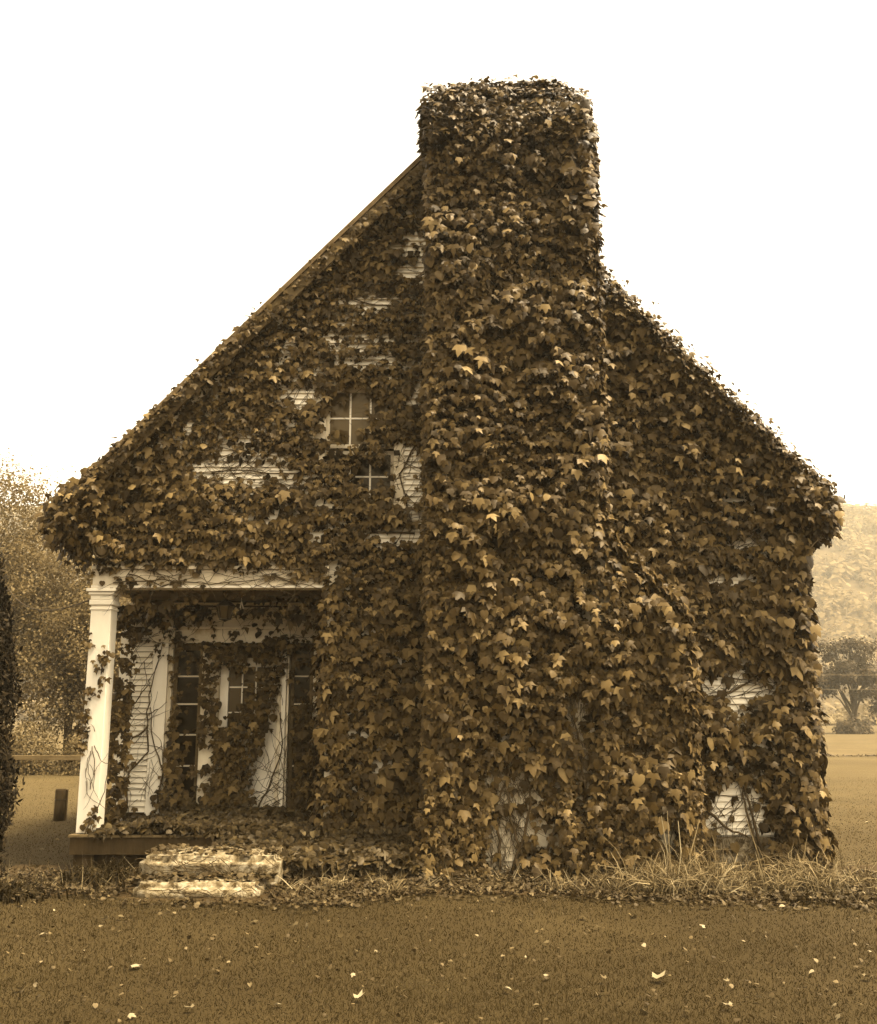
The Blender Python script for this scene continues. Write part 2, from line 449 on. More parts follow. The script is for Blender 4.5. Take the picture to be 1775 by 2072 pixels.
# corner porch
MB().box(XL-.01, -1.201, YF-.05, YF+.14, 2.955, 3.125).build('porch_beam', M['paint'], house, .004)
MB().box(XL-.02, -1.19, YF-.065, YF+.145, 2.925, 2.953).build('beam_moulding', M['paint_clean'], house, .004)
MB().box(XL-.025, -1.19, YF-.075, YF+.02, 3.13, 3.165).build('beam_cap', M['paint'], house, .004)
MB().box(XL-.005, -1.2, YF-.035, YF+.02, 3.17, 3.315).build('belt_board', M['paint'], house, .004)
MB().box(XL-.01, XL+.18, YF+.142, YREC+.15, 2.955, 3.125).build('porch_beam', M['paint'], house, .004)
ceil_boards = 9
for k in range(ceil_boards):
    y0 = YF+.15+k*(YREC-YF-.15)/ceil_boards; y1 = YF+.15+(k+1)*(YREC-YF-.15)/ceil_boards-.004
    MB().box(XL+.182, -1.202, y0, y1, 2.93, 2.95).build('ceiling_board', M['wood_grey'], house)  # shade put into the board colour: dark tone deepens the upper recess
# column
cx0, cx1, cy0, cy1 = -3.765, -3.545, YF-.03, YF+.19
cm = MB().box(cx0, cx1, cy0, cy1, .372, 2.74).build('porch_column', M['paint_clean'], house, .006)
MB().box(cx0-.012, cx1+.012, cy0-.012, cy1+.012, 2.69, 2.715).build('astragal', M['paint_clean'], cm, .006)
MB().box(cx0-.02, cx1+.02, cy0-.02, cy1+.02, 2.742, 2.80).build('neck_moulding', M['paint_clean'], cm, .01)
MB().box(cx0-.008, cx1+.008, cy0-.008, cy1+.008, 2.802, 2.85).build('neck', M['paint_clean'], cm, .004)
MB().box(cx0-.03, cx1+.03, cy0-.03, cy1+.03, 2.852, 2.885).build('neck_moulding', M['paint_clean'], cm, .01)
MB().box(cx0-.05, cx1+.05, cy0-.05, cy1+.05, 2.887, 2.923).build('abacus', M['paint_clean'], cm, .006)
# deck
nb = 24
for k in range(nb):
    x0 = -3.80+k*(2.60/nb); x1 = x0+2.60/nb-.005
    MB().box(x0, x1, YF-.14, YREC, .345+random.uniform(-.002, .002), .37+random.uniform(-.003, .003)).build('deck_board', M['wood_grey'], house)
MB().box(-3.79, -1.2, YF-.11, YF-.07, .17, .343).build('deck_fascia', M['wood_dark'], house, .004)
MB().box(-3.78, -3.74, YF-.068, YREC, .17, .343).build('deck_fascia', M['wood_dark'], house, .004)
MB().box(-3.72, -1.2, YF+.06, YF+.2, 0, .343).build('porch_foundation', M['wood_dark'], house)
MB().box(-3.77, -3.55, YF-.05, YF+.18, 0, .17).build('porch_pier', M['wood_dark'], house, .01)
# recessed wall and doorway
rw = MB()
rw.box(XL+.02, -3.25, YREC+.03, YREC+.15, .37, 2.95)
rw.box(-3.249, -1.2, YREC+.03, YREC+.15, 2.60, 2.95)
rw.build('recessed_wall', M['wood_dark'], house)  # dark core behind open board gaps stands in for clapboard shadow lines
MB().box(-3.83, -3.70, YREC-.03, YREC+.03, .372, 2.6).build('corner_board', M['paint_clean'], house, .004)
MB().box(-3.43, -3.25, YREC-.035, YREC+.03, .372, 2.42).build('door_casing', M['paint_clean'], house, .004)
MB().box(-3.249, -3.20, YREC+.0, YREC+.16, .372, 2.42).build('door_jamb', M['paint'], house, .004)
MB().box(-3.46, -1.32, YREC-.045, YREC+.029, 2.423, 2.585).build('lintel', M['paint'], house, .004)
MB().box(-3.50, -1.28, YREC-.075, YREC+.028, 2.588, 2.618).build('lintel_cap', M['paint'], house, .004)
for a, b in ((-3.72, -2.62), (-2.615, -1.72), (-1.715, -1.2)):
    MB().box(a, b, YREC-.02, YREC+.028, 2.62, 2.82).build('frieze_panel', M['paint'], house, .003)
MB().box(-3.74, -1.2, YREC-.05, YREC+.028, 2.822, 2.85).build('ceiling_moulding', M['paint'], house, .004)
MB().box(-3.74, -1.2, YREC-.09, YREC+.028, 2.876, 2.905).build('ceiling_moulding', M['paint'], house, .004)
# post between left sidelight and door, moulded post on the other side, pilaster at the end
MB().box(-2.84, -2.635, YREC-.01, YREC+.12, .372, 2.421).build('door_post', M['paint'], house, .006)
MB().box(-1.93, -1.88, YREC-.02, YREC+.12, .372, 2.421).build('door_post', M['paint'], house, .006)
MB().box(-1.878, -1.82, YREC-.035, YREC+.12, .372, 2.421).build('door_post', M['paint_clean'], house, .01)
MB().box(-1.815, -1.79, YREC-.015, YREC+.12, .372, 2.421).build('door_post', M['paint'], house, .006)
MB().box(-1.50, -1.34, YREC-.03, YREC+.12, .372, 2.421).build('pilaster', M['paint'], house, .004)
MB().box(-1.565, -1.40, YREC-.085, YREC-.032, .372, .56).build('pilaster_plinth', M['paint_clean'], house, .006)
MB().box(-1.338, -1.2, YREC+.0, YREC+.15, .372, 2.421).build('recessed_wall', M['clap'], house)
# sidelights
for sx0, sx1 in ((-3.198, -2.842), (-1.788, -1.502)):
    s = MB(); s.box(sx0, sx0+.05, YREC+.06, YREC+.1, .42, 2.42); s.box(sx1-.05, sx1, YREC+.06, YREC+.1, .42, 2.42)
    s.box(sx0+.051, sx1-.051, YREC+.06, YREC+.1, 2.34, 2.42); s.box(sx0+.051, sx1-.051, YREC+.06, YREC+.1, .42, .62)
    sl = s.build('sidelight', M['wood_grey'], house, .003)
    zs = [.62, .98, 1.34, 1.70, 2.03, 2.34]
    for k in range(5):
        MB().box(sx0+.05, sx1-.05, YREC+.082, YREC+.086, zs[k]+.01, zs[k+1]-.01).build('pane', M['glass'], sl)
        if k: MB().box(sx0+.052, sx1-.052, YREC+.07, YREC+.095, zs[k]-.009, zs[k]+.009).build('muntin', M['paint'], sl)
# door
dx0, dx1, dy = -2.63, -1.935, YREC+.06
s = MB(); s.box(dx0, dx0+.10, dy, dy+.045, .40, 2.25); s.box(dx1-.10, dx1, dy, dy+.045, .40, 2.25)
s.box(dx0+.101, dx1-.101, dy, dy+.045, 2.14, 2.25); s.box(dx0+.101, dx1-.101, dy, dy+.045, 1.24, 1.36); s.box(dx0+.101, dx1-.101, dy, dy+.045, .40, .58)
door = s.build('door', M['paint_clean'], house, .004)
MB().box(dx0+.1, dx1-.1, dy+.015, dy+.035, .58, 1.24).build('panel', M['paint_clean'], door, .004)
xs = [dx0+.1, dx0+.1+.165, dx0+.1+.33, dx1-.1]; zs = [1.36, 1.60, 1.90, 2.14]
for i in range(3):
    for j in range(3):
        MB().box(xs[i]+.008, xs[i+1]-.008, dy+.02, dy+.024, zs[j]+.008, zs[j+1]-.008).build('pane', M['glass_door'], door)
for i in (1, 2): MB().box(xs[i]-.008, xs[i]+.008, dy+.004, dy+.04, 1.362, 2.138).build('muntin', M['paint_clean'], door, .002)
for j in (1, 2):
    for i in range(3): MB().box(xs[i]+.009, xs[i+1]-.009, dy+.006, dy+.038, zs[j]-.008, zs[j]+.008).build('muntin', M['paint_clean'], door, .002)
MB().lathe([(.008, 0), (.010, .02), (.026, .03), (.03, .045), (.02, .062), (.004, .066)], (dx0+.05, dy, 1.30), 14, 'Y').build('knob', M['metal_dark'], door, 0, True)
MB().box(dx0, dx1, dy-.003, dy+.05, 2.256, 2.42).build('transom', M['wood_dark'], house, .003)
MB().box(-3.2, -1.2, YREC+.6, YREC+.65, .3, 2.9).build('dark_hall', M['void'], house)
MB().box(-3.2, -1.2, YREC-.02, YREC+.15, .345, .398).build('threshold', M['wood_dark'], house, .004)

# exterior chimney: rough masonry with an offset shoulder, stacked courses of rubble stones
ch_out = [(0.0, -.05), (2.42, -.05), (2.42, 2.50), (1.62, 3.26), (1.62, 8.35), (0.0, 8.35)]
chm = MB(); chm.prism(ch_out, 10.27, YF+.35)
chimney = chm.build('chimney', M['masonry'], house, .03)
zz = 0.0; nst = 0
while zz < 2.4 and nst < 290:
    h = random.uniform(.12, .2); x = random.uniform(0, .1)
    while x < 2.36:
        wd = min(random.uniform(.16, .38), 2.40-x)
        if wd > .08:
            pr = random.uniform(.012, .035)
            b = MB()
            j = lambda: random.uniform(-.012, .012)
            x0_, x1_, z0_, z1_ = x+.012, x+wd-.012, zz+.012, zz+h-.012
            e = .02
            b.poly([(x0_+j(),10.275,z0_+j()),(x1_+j(),10.275,z0_+j()),(x1_+j(),10.275,z1_+j()),(x0_+j(),10.275,z1_+j()),
                    (x0_+e,10.27-pr,z0_+e),(x1_-e,10.27-pr+j(),z0_+e),(x1_-e,10.27-pr,z1_-e),(x0_+e,10.27-pr+j(),z1_-e)],
                   [(4,5,6,7),(0,1,5,4),(1,2,6,5),(2,3,7,6),(3,0,4,7)])
            b.build('stone', M['masonry'], chimney); nst += 1
        x += wd
    zz += h
MB().box(-.05, 1.64, 10.22, YF+.40, 8.352, 8.39).build('chimney_cap', M['masonry'], chimney, .02)

# ------------------------------------------------------------------ leaves by the thousand (numpy)
def half(pts):
    """pts: right half outline from petiole notch to tip -> (verts, tris) of a whole leaf with a mid-rib"""
    c = (0, -.42); n = len(pts)
    v = [(c[0], c[1])] + list(pts) + [(-x, y) for x, y in pts[1:-1]]
    t = []
    for i in range(n-1): t.append((0, 1+i+1, 1+i))
    lf = [1] + [1+n+i for i in range(n-2)] + [n]
    for i in range(n-1): t.append((0, lf[i], lf[i+1]))
    return np.array(v, float), np.array(t, int)
def shape(pts, fold, droop, curl=0.0):
    v, t = half(pts)
    w_ = -fold*np.abs(v[:,0]) - droop*v[:,1]**2 + curl*v[:,0]**2
    return np.column_stack([v[:,0], v[:,1], w_]), t
LOBED = [(0,.04),(.36,.15),(.46,-.04),(.72,-.40),(.33,-.38),(.23,-.62),(0,-1.16)]
LOBED2 = [(0,.05),(.40,.13),(.52,-.12),(.62,-.52),(.30,-.47),(.22,-.74),(0,-1.10)]
HEART = [(0,.0),(.18,.14),(.42,.06),(.50,-.2),(.44,-.48),(.24,-.76),(0,-1.0)]
IVY_T = [shape(LOBED, .28, .22), shape(LOBED2, .14, .30), shape(LOBED, .40, .10, .1), shape(LOBED2, .30, .2), shape(LOBED, .1, .34), shape(HEART, .25, .25)]
SMALL_T = [shape([(0,0),(.3,.08),(.46,-.25),(.28,-.65),(0,-.95)], .25, .2), shape([(0,0),(.25,.1),(.5,-.15),(.4,-.5),(0,-.9)], .1, .35)]
QUAD = (np.array([(0,0,0),(.38,-.45,-.08),(0,-1,-.12),(-.38,-.45,-.08)], float), np.array([(0,1,2),(0,2,3)], int)[:, ::-1])
CURL_T = [shape(LOBED, -.25, -.35, .3), shape(HEART, -.5, .2, -.2), shape(LOBED2, .45, .4)]

def frames(nrm, tip):
    nrm = nrm/np.linalg.norm(nrm, axis=1, keepdims=True)
    tip = tip - nrm*np.sum(tip*nrm, 1, keepdims=True)
    tip = tip/np.maximum(np.linalg.norm(tip, axis=1, keepdims=True), 1e-6)
    v = -tip; u = np.cross(v, nrm)
    return np.stack([u, v, nrm], axis=2)       # columns

def mass(name, templates, P, F, S, rnd, mat, parent=None, smooth=True):
    which = rng.integers(0, len(templates), len(P))
    V = []; T = []; A = []; base = 0
    for k, (tv, tt) in enumerate(templates):
        i = np.where(which == k)[0]
        if len(i) == 0: continue
        q = np.einsum('nij,vj->nvi', F[i], tv)*S[i][:, None, None] + P[i][:, None, :]
        V.append(q.reshape(-1, 3)); A.append(np.repeat(rnd[i], len(tv)))
        T.append((tt[None, :, :] + base + (np.arange(len(i))*len(tv))[:, None, None]).reshape(-1, 3))
        base += len(i)*len(tv)
    V = np.concatenate(V).astype(np.float32); T = np.concatenate(T).astype(np.int32); A = np.concatenate(A).astype(np.float32)
    me = bpy.data.meshes.new(name)
    me.vertices.add(len(V)); me.vertices.foreach_set('co', V.ravel())
    me.loops.add(T.size); me.loops.foreach_set('vertex_index', T.ravel())
    me.polygons.add(len(T)); me.polygons.foreach_set('loop_start', np.arange(0, T.size, 3, dtype=np.int32))
    me.polygons.foreach_set('use_smooth', np.full(len(T), smooth))
    me.update(calc_edges=True)
    a = me.attributes.new('rnd', 'FLOAT', 'POINT'); a.data.foreach_set('value', A)
    return link(name, me, mat, parent)

LEAF_MESH = {}
def single_leaf_meshes(key, templates, mat, tones=(.15,.35,.5,.65,.8,.95)):
    if key in LEAF_MESH: return LEAF_MESH[key]
    out = []
    for tv, tt in templates:
        for r_ in tones:
            me = bpy.data.meshes.new(key); me.from_pydata(tv.tolist(), [], tt.tolist()); me.update()
            me.polygons.foreach_set('use_smooth', [True]*len(me.polygons))
            a = me.attributes.new('rnd', 'FLOAT', 'POINT'); a.data.foreach_set('value', np.full(len(tv), r_, np.float32))
            me.materials.append(mat); out.append(me)
    LEAF_MESH[key] = out
    return out
def leaf_objects(name, key, templates, mat, P, F, S, parent):
    ms = single_leaf_meshes(key, templates, mat)
    off = parent.location
    for p, f, s_ in zip(P, F, S):
        o = bpy.data.objects.new(name, random.choice(ms)); col.objects.link(o); o.parent = parent
        m4 = Matrix(((f[0,0]*s_, f[0,1]*s_, f[0,2]*s_, p[0]-off.x), (f[1,0]*s_, f[1,1]*s_, f[1,2]*s_, p[1]-off.y), (f[2,0]*s_, f[2,1]*s_, f[2,2]*s_, p[2]-off.z), (0,0,0,1)))
        o.matrix_local = m4

def undergrowth(root, patches):  # wall twigs, plus near-black leaves added to deepen shade between ivy leaves
    PP, NN = [], []
    for origin, ea, eb, nrm, la, lb, dens, keep in patches:
        n = int(la*lb*dens); a = rng.random(n)*la; b = rng.random(n)*lb
        k = keep(a, b) if keep else np.ones(n)
        sel = rng.random(n) < np.clip(k, 0, 1)**3
        a, b = a[sel], b[sel]; nr = np.array(nrm, float)
        PP.append(np.array(origin, float)+a[:, None]*np.array(ea, float)+b[:, None]*np.array(eb, float)+(.006+.05*rng.random((len(a), 1)))*nr); NN.append(np.tile(nr, (len(a), 1))+rng.normal(0, .4, (len(a), 3)))
    P = np.concatenate(PP); n = len(P)
    o = mass('undergrowth_and_gap_shade', [QUAD], P, frames(np.concatenate(NN), -UP+rng.normal(0, .8, (n, 3))), rng.uniform(.06, .13, n), rng.random(n), M['twig_mat'], root, False)
    o['kind'] = 'stuff'
class Ivy:
    def __init__(s): s.P = []; s.N = []; s.T = []; s.S = []; s.O = []
    def add(s, P, N, T, S, O): s.P.append(P); s.N.append(N); s.T.append(T); s.S.append(S); s.O.append(O)
    def finish(s, root, templates, mat, key, n_single=300, bias=0.0, stuffname='foliage'):
        P = np.concatenate(s.P); N = np.concatenate(s.N); T = np.concatenate(s.T); S = np.concatenate(s.S); O = np.concatenate(s.O)
        F = frames(N, T)
        rnd = np.clip(rng.beta(2.1, 2.8, len(P)) + bias, 0, 1)
        score = O*.5 + S*1.2 + rng.random(len(P))*.05
        order = np.argsort(-score)
        a, b = order[:n_single], order[n_single:]
        leaf_objects('leaf', key, templates, mat, P[a], F[a], S[a], root)
        o = mass(stuffname, templates, P[b], F[b], S[b], rnd[b], mat, root)
        o['kind'] = 'stuff'
        return len(P)

def ell(X, Z, gaps):
    m = np.ones_like(X)
    for gx, gz, ax, az, wt in gaps:
        q = ((X-gx)/ax)**2 + ((Z-gz)/az)**2
        m *= 1 - wt*np.exp(-(q/1.5)**3)
    return m
def px_gaps(lst, Y, grow=1.0):
    out = []
    for px, py, ax, ay, wt in lst:
        c = at(px, py, Y); e = at(px+ax, py, Y); u = at(px, py-ay, Y)
        out.append((c.x, c.z, abs(e.x-c.x)*grow, abs(u.z-c.z)*grow, wt))
    return out

def tiers(a, z, seed, H=.20):
    """sawtooth tiers of overlapping sprays: 0 at the bottom lip, 1 at the slot above"""
    ph = (z + .8*vnoise(a*.7, z*.6, seed) + .55*vnoise(a*2.4, z*1.6, seed+1) + .32*vnoise(a*5.5, z*3.5, seed+2) + .08*vnoise(a*14, z*9, seed+4)) / H
    return ph - np.floor(ph)

UP = np.array([0,0,1.0])
def cover(iv, origin, ea, eb, nrm, la, lb, dens, keep, seed, size=(.085,.16), thick=(.02,.22), tilt=(5,46), bulge=.1, sharp=1.0):
    """spread leaves on a flat patch: origin + a*ea + b*eb; eb runs up; keep(a,b)->0..1"""
    n = int(la*lb*dens*1.85)
    a = rng.random(n)*la; b = rng.random(n)*lb
    ea = np.array(ea, float); eb = np.array(eb, float); nrm = np.array(nrm, float)
    k = keep(a, b) if keep else np.ones(n)
    p = tiers(a + seed*3.1, b, seed)
    slot = np.where((p > .66) & (vnoise(a*1.6, b*1.6, seed+6) > .34), .13, 1.0)
    clump = np.clip(.48 + 1.0*vnoise(a*2.2+seed, b*2.2, seed+5), 0, 1)
    sel = rng.random(n) < k*slot*clump
    a, b, p, k = a[sel], b[sel], p[sel], np.clip(k[sel], 0, 1); n = len(a)
    d = thick[0] + (thick[1]-thick[0])*((1-p)**1.4*np.clip(1.7*vnoise(a*2.2, b*2.2, seed+7)+.02, .28, 1.1) + .25*rng.random(n))/1.25*rng.uniform(.2, 1.0, n) + bulge*vnoise(a*.9, b*.9, seed+8)*rng.random(n)**.5
    d = d*(.3+.7*k)
    P = np.array(origin, float) + a[:, None]*ea + b[:, None]*eb + d[:, None]*nrm
    t = np.radians(rng.uniform(tilt[0], tilt[1], n))
    yaw = rng.normal(0, .36, n)
    side = np.cross(UP, nrm); side = side/max(np.linalg.norm(side), 1e-6)
    N = np.cos(t)[:, None]*(np.cos(yaw)[:, None]*nrm + np.sin(yaw)[:, None]*side) + np.sin(t)[:, None]*UP
    N += rng.normal(0, .13, (n, 3))
    T = -UP + rng.normal(0, .27, (n, 1))*side + .15*nrm
    S = .67*rng.uniform(size[0], size[1], n)*(.65+.7*vnoise(a*1.7, b*1.7, seed+3))*rng.choice([.6,.85,1.05,1.25], n, p=[.22,.33,.30,.15])
    iv.add(P, N, T, S, d)

# --- left gable and wall
GL = px_gaps([(745,610,52,17,.98),(835,550,32,15,.97),(820,500,30,12,.8),(700,700,50,8,.7),(700,648,40,12,.6),(612,796,36,24,.98),(704,842,40,52,1.0),(735,815,18,30,.95),(830,800,24,30,.7),
     (500,952,86,20,.96),(430,935,40,12,.8),(560,925,40,9,.7),(600,982,28,12,.7),(825,945,32,52,.95),(835,1015,36,40,.9),(815,1080,66,17,.97),(752,964,30,26,.85),(770,820,20,25,.6),
     (845,490,22,30,.7),(790,730,50,9,.55),(470,905,40,9,.5),(560,1040,50,9,.5),(720,680,60,8,.55),(640,1085,40,8,.4),(690,735,60,7,.5),
     (300,1165,75,14,.75),(470,1172,90,14,.93),(590,1178,60,12,.85),
     (650,1395,22,28,.9),(775,1545,20,18,.6),(720,1460,22,30,.35),(700,1350,16,18,.4)], YF, 1.0)
iv = Ivy()
def keep_left(a, b):
    x = -4.0 + a; z = .30 + b
    inside = (z < roof_z_np(x) - .06) & ((x > -1.14+.03*(np.abs(z-3.03) < .13)) | (z > 3.17 + .12*vnoise(x*6, z*0, 4))) & (x > XL+.02)
    k = ell(x, z, GL)
    upper = np.clip((z-3.3)/1.5, 0, 1)
    return inside*k*(1 - .25*upper)
def roof_z_np(x): return RZ - np.abs(x-RX)*SL
cover(iv, (-4.0, YF-.02, .30), (1,0,0), (0,0,1), (0,-1,0), 4.1, 8.0, 780, keep_left, 21, (.075,.14), (.01,.20), (2,46), .06)
# along the left rake and the left eave tip
def strip(iv, p0, p1, n, spread, nrm, size, seed, hang=0.0):
    p0 = np.array(p0, float); p1 = np.array(p1, float)
    n = int(n*1.9); t = rng.random(n); P = p0 + (p1-p0)*t[:, None] + rng.normal(0, 1, (n, 3))*np.array(spread)
    P[:, 2] -= hang*rng.random(n)**1.5
    nr = np.array(nrm, float); N = nr + rng.normal(0, .45, (n, 3)); T = -UP + rng.normal(0, .4, (n, 3))
    iv.add(P, N, T, .64*rng.uniform(size[0], size[1], n)*rng.uniform(.6, 1.15, n), np.full(n, .1)+rng.random(n)*.1)
strip(iv, (-4.1, YF-.22, roof_z(-4.1)-.02), (-2.0, YF-.22, roof_z(-2.0)-.06), 420, (.05,.04,.05), (0,-1,.6), (.07,.13), 1)
strip(iv, (-2.0, YF-.22, roof_z(-2.0)-.10), (0, YF-.22, roof_z(0)-.14), 220, (.05,.03,.05), (0,-1,.5), (.06,.11), 1)
strip(iv, (-4.16, YF-.22, 3.80), (-3.7, YF-.16, 4.08), 760, (.05,.1,.08), (-.2,-1,.5), (.09,.16), 2, .35)
strip(iv, (-4.14, YF-.05, 3.58), (-3.85, YF-.1, 3.7), 200, (.05,.12,.08), (-.5,-1,.3), (.09,.15), 2, .25)
c_ = at(214, 1100, 10.5); strip(iv, (c_.x-.12, 10.46, c_.z+.10), (c_.x+.16, 10.46, c_.z-.02), 26, (.03,.02,.02), (0,-1,.4), (.10,.16), 2)
strip(iv, (-3.95, YF-.1, 3.6), (-3.85, YF-.08, 3.25), 150, (.07,.08,.08), (-.6,-1,.3), (.07,.12), 2, .1)
root = empty('climbing_ivy', (-1.15, YF-.05, 0), 'ivy over the left gable and window, thin in places so clapboards show', 'ivy', 'climbing ivy on the house')
n1 = iv.finish(root, IVY_T, M['ivy'], 'ivy_leaf', 300, .04)
ivy_left = root
undergrowth(root, [((-4.0, YF-.035, .30), (1,0,0), (0,0,1), (0,-1,0), 4.1, 8.0, 560, keep_left)])

# --- right wall, its corner, the eave and the roof edge above
GR = px_gaps([(1475,1170,44,16,.95),(1490,1100,44,9,.75),(1525,1100,18,22,.7),(1485,1385,66,32,.95),(1490,1440,40,20,.7),(1480,1665,62,75,.99),(1475,1010,26,9,.7),(1400,960,26,9,.5),(1500,1330,40,10,.5),(1540,1500,30,8,.4)], YF, 1.1)
iv = Ivy()
def keep_right(a, b):
    x = 1.45 + a; z = .05 + b
    return ((z < roof_z_np(x) - .05) & (x < XR+.05))*ell(x, z, GR)
cover(iv, (1.45, YF-.02, .05), (1,0,0), (0,0,1), (0,-1,0), 2.6, 6.6, 780, keep_right, 33, (.085,.155), (.012,.30), (2,46), .10)
cover(iv, (XR+.03, YF-.05, .1), (0,1,0), (0,0,1), (1,0,0), 1.5, 3.6, 520, lambda a, b: np.clip(1.1-.3*a, 0, 1), 35, (.085,.15), (.02,.14), (2,46), .08)
cover(iv, (XR-.12, YF-.06, .1), (.7,.7,0), (0,0,1), (.7,-.7,0), .3, 3.6, 700, None, 36, (.085,.15), (.03,.15), (2,46), .08)
strip(iv, (1.72, YF-.2, roof_z(1.72)+.06), (4.26, YF-.2, roof_z(4.26)+.06), 1900, (.06,.10,.05), (.5,-.6,.8), (.065,.12), 3)
strip(iv, (1.66, YF-.235, roof_z(1.66)-.08), (4.24, YF-.235, roof_z(4.24)-.10), 1300, (.06,.03,.07), (.1,-1,.5), (.07,.14), 3)
strip(iv, (1.72, YF+.1, roof_z(1.72)+.10), (4.26, YF+.2, roof_z(4.26)+.10), 1200, (.06,.2,.05), (.6,-.2,.9), (.065,.12), 3)
strip(iv, (3.80, YF-.2, 4.10), (4.24, YF-.2, 3.78), 950, (.05,.11,.07), (.3,-1,.5), (.09,.15), 4, .25)
strip(iv, (3.98, YF-.1, 3.68), (4.2, YF-.1, 3.66), 220, (.05,.12,.07), (.4,-1,.3), (.08,.13), 4, .16)
root = empty('climbing_ivy', (3.0, YF-.05, 0), 'thick ivy on the right wall, round its corner and over the eave', 'ivy', 'climbing ivy on the house')
n2 = iv.finish(root, IVY_T, M['ivy'], 'ivy_leaf', 300, .04)
ivy_right = root
undergrowth(root, [((1.45, YF-.035, .05), (1,0,0), (0,0,1), (0,-1,0), 2.6, 6.6, 640, keep_right), ((XR+.035, YF-.05, .1), (0,1,0), (0,0,1), (1,0,0), 1.5, 3.6, 500, None)])

# --- chimney
GC = px_gaps([(1018,1700,26,66,.98),(1058,1640,16,50,.95),(1020,1575,32,28,.75),(1160,1440,16,34,.9),(1182,1530,11,38,.95),(1172,1620,10,30,.8),(1105,1680,14,26,.75),(1350,1690,16,26,.95),(1100,1600,26,40,.4)], 10.25, 1.25)
iv = Ivy()
def keep_ch(a, b):
    x = -.12+a; z = .02+b
    r_ = np.where(z < 2.5, 2.5, np.where(z < 3.3, 1.7+(3.3-z)/.8*.8, 1.7))
    return (x < r_)*ell(x, z, GC)
cover(iv, (-.12, 10.25, .02), (1,0,0), (0,0,1), (0,-1,0), 2.75, 8.35, 900, keep_ch, 41, (.085,.15), (.012,.35), (2,46), .10)
for x, nx, sd_, zlo, zhi in ((0.0, -1, 43, 0.0, 8.4), (1.62, 1, 44, 3.3, 8.4), (2.42, 1, 45, 0.0, 2.5)):
    cover(iv, (x, 10.2, zlo), (0,1,0), (0,0,1), (nx,0,0), .65, zhi-zlo, 760, None, sd_, (.08,.14), (.03,.12), (2,46), .06)
for x, nx, sd_, zlo, zhi in ((0.03, -1, 46, 0.0, 8.35), (1.59, 1, 47, 3.25, 8.35), (2.39, 1, 48, 0.0, 2.5)):
    cover(iv, (x, 10.24, zlo), (nx*.7,.7,0), (0,0,1), (nx*.7,-.7,0), .16, zhi-zlo, 1100, None, sd_, (.08,.14), (.04,.16), (2,46), .06)
sl_ = np.array((.8,0,-.76)); sl_ = sl_/np.linalg.norm(sl_)
cover(iv, (1.62, 10.22, 3.28), (0,1,0), sl_, (.69,0,.72), .6, 1.1, 900, None, 49, (.08,.14), (.03,.14), (0,40), .08)
strip(iv, (1.74, 10.2, 8.1), (1.74, 10.2, 3.5), 520, (.03,.05,.02), (.75,-.5,.55), (.10,.16), 5)
strip(iv, (1.74, 10.2, 3.45), (2.5, 10.2, 2.62), 260, (.04,.05,.03), (.7,-.5,.6), (.10,.17), 5)
strip(iv, (2.54, 10.2, 2.6), (2.54, 10.2, .4), 420, (.03,.05,.02), (.75,-.5,.5), (.10,.17), 5)
# the bushy head: bulging ring below the cap and a low mound over the top
n = 7000
th = rng.random(n)*2*math.pi
hx, hy = rng.uniform(-1, 1, n), rng.uniform(-1, 1, n)
mx = .77 + hx*.90; my = 10.55 + hy*.34
mz = 8.47 + .22*np.clip(1-np.abs(hx)**3, 0, 1)*(.6+.6*vnoise(hx*3, hy*3, 6)) + .05*rng.normal(0, 1, n)
iv.add(np.column_stack([mx, my, mz]), np.column_stack([hx*.6, hy*.5-.3, np.ones(n)]) + rng.normal(0, .4, (n, 3)), np.column_stack([hx, hy-.6, -.8*np.ones(n)]) + rng.normal(0, .4, (n, 3)), rng.uniform(.035, .085, n), np.full(n, .02))
cover(iv, (-.16, 10.12, 7.9), (1,0,0), (0,0,1), (0,-1,0), 1.82, .6, 700, None, 51, (.07,.125), (.05,.2), (20,65), .12)
cover(iv, (-.07, 10.15, 7.8), (0,1,0), (0,0,1), (-1,0,0), .6, .65, 700, None, 52, (.07,.125), (.05,.16), (20,65), .08)
cover(iv, (1.60, 10.15, 7.8), (0,1,0), (0,0,1), (1,0,0), .6, .65, 700, None, 53, (.07,.125), (.05,.16), (20,65), .08)
# small leaves at the foot
cover(iv, (1.2, 10.16, 0.0), (1,0,0), (0,0,1), (0,-1,0), 1.35, 1.0, 1500, lambda a, b: ell(1.2+a, b, GC)*np.clip(1.3-b, 0, 1), 54, (.045,.08), (.03,.16), (2,46), .06)
cover(iv, (-.25, 10.16, 0.0), (1,0,0), (0,0,1), (0,-1,0), .9, .7, 1100, lambda a, b: ell(-.25+a, b, GC)*np.clip(1.2-b, 0, 1), 55, (.045,.09), (.03,.16), (2,46), .06)
root = empty('climbing_ivy', (.9, 10.15, 0), 'dense ivy covering the tall chimney from ground to bushy top', 'ivy', 'climbing ivy on the house')
n3 = iv.finish(root, IVY_T, M['ivy'], 'ivy_leaf', 300, .04)
ivy_chimney = root
undergrowth(root, [((-.12, 10.235, .02), (1,0,0), (0,0,1), (0,-1,0), 2.62, 8.35, 640, lambda a, b: keep_ch(a, b)*(a-.12 < np.where(b < 2.5, 2.42, 1.62))*(a > .12)), ((1.625, 10.2, 3.3), (0,1,0), (0,0,1), (1,0,0), .6, 5.0, 400, None), ((-.005, 10.2, 0), (0,1,0), (0,0,1), (-1,0,0), .6, 8.3, 400, None)])

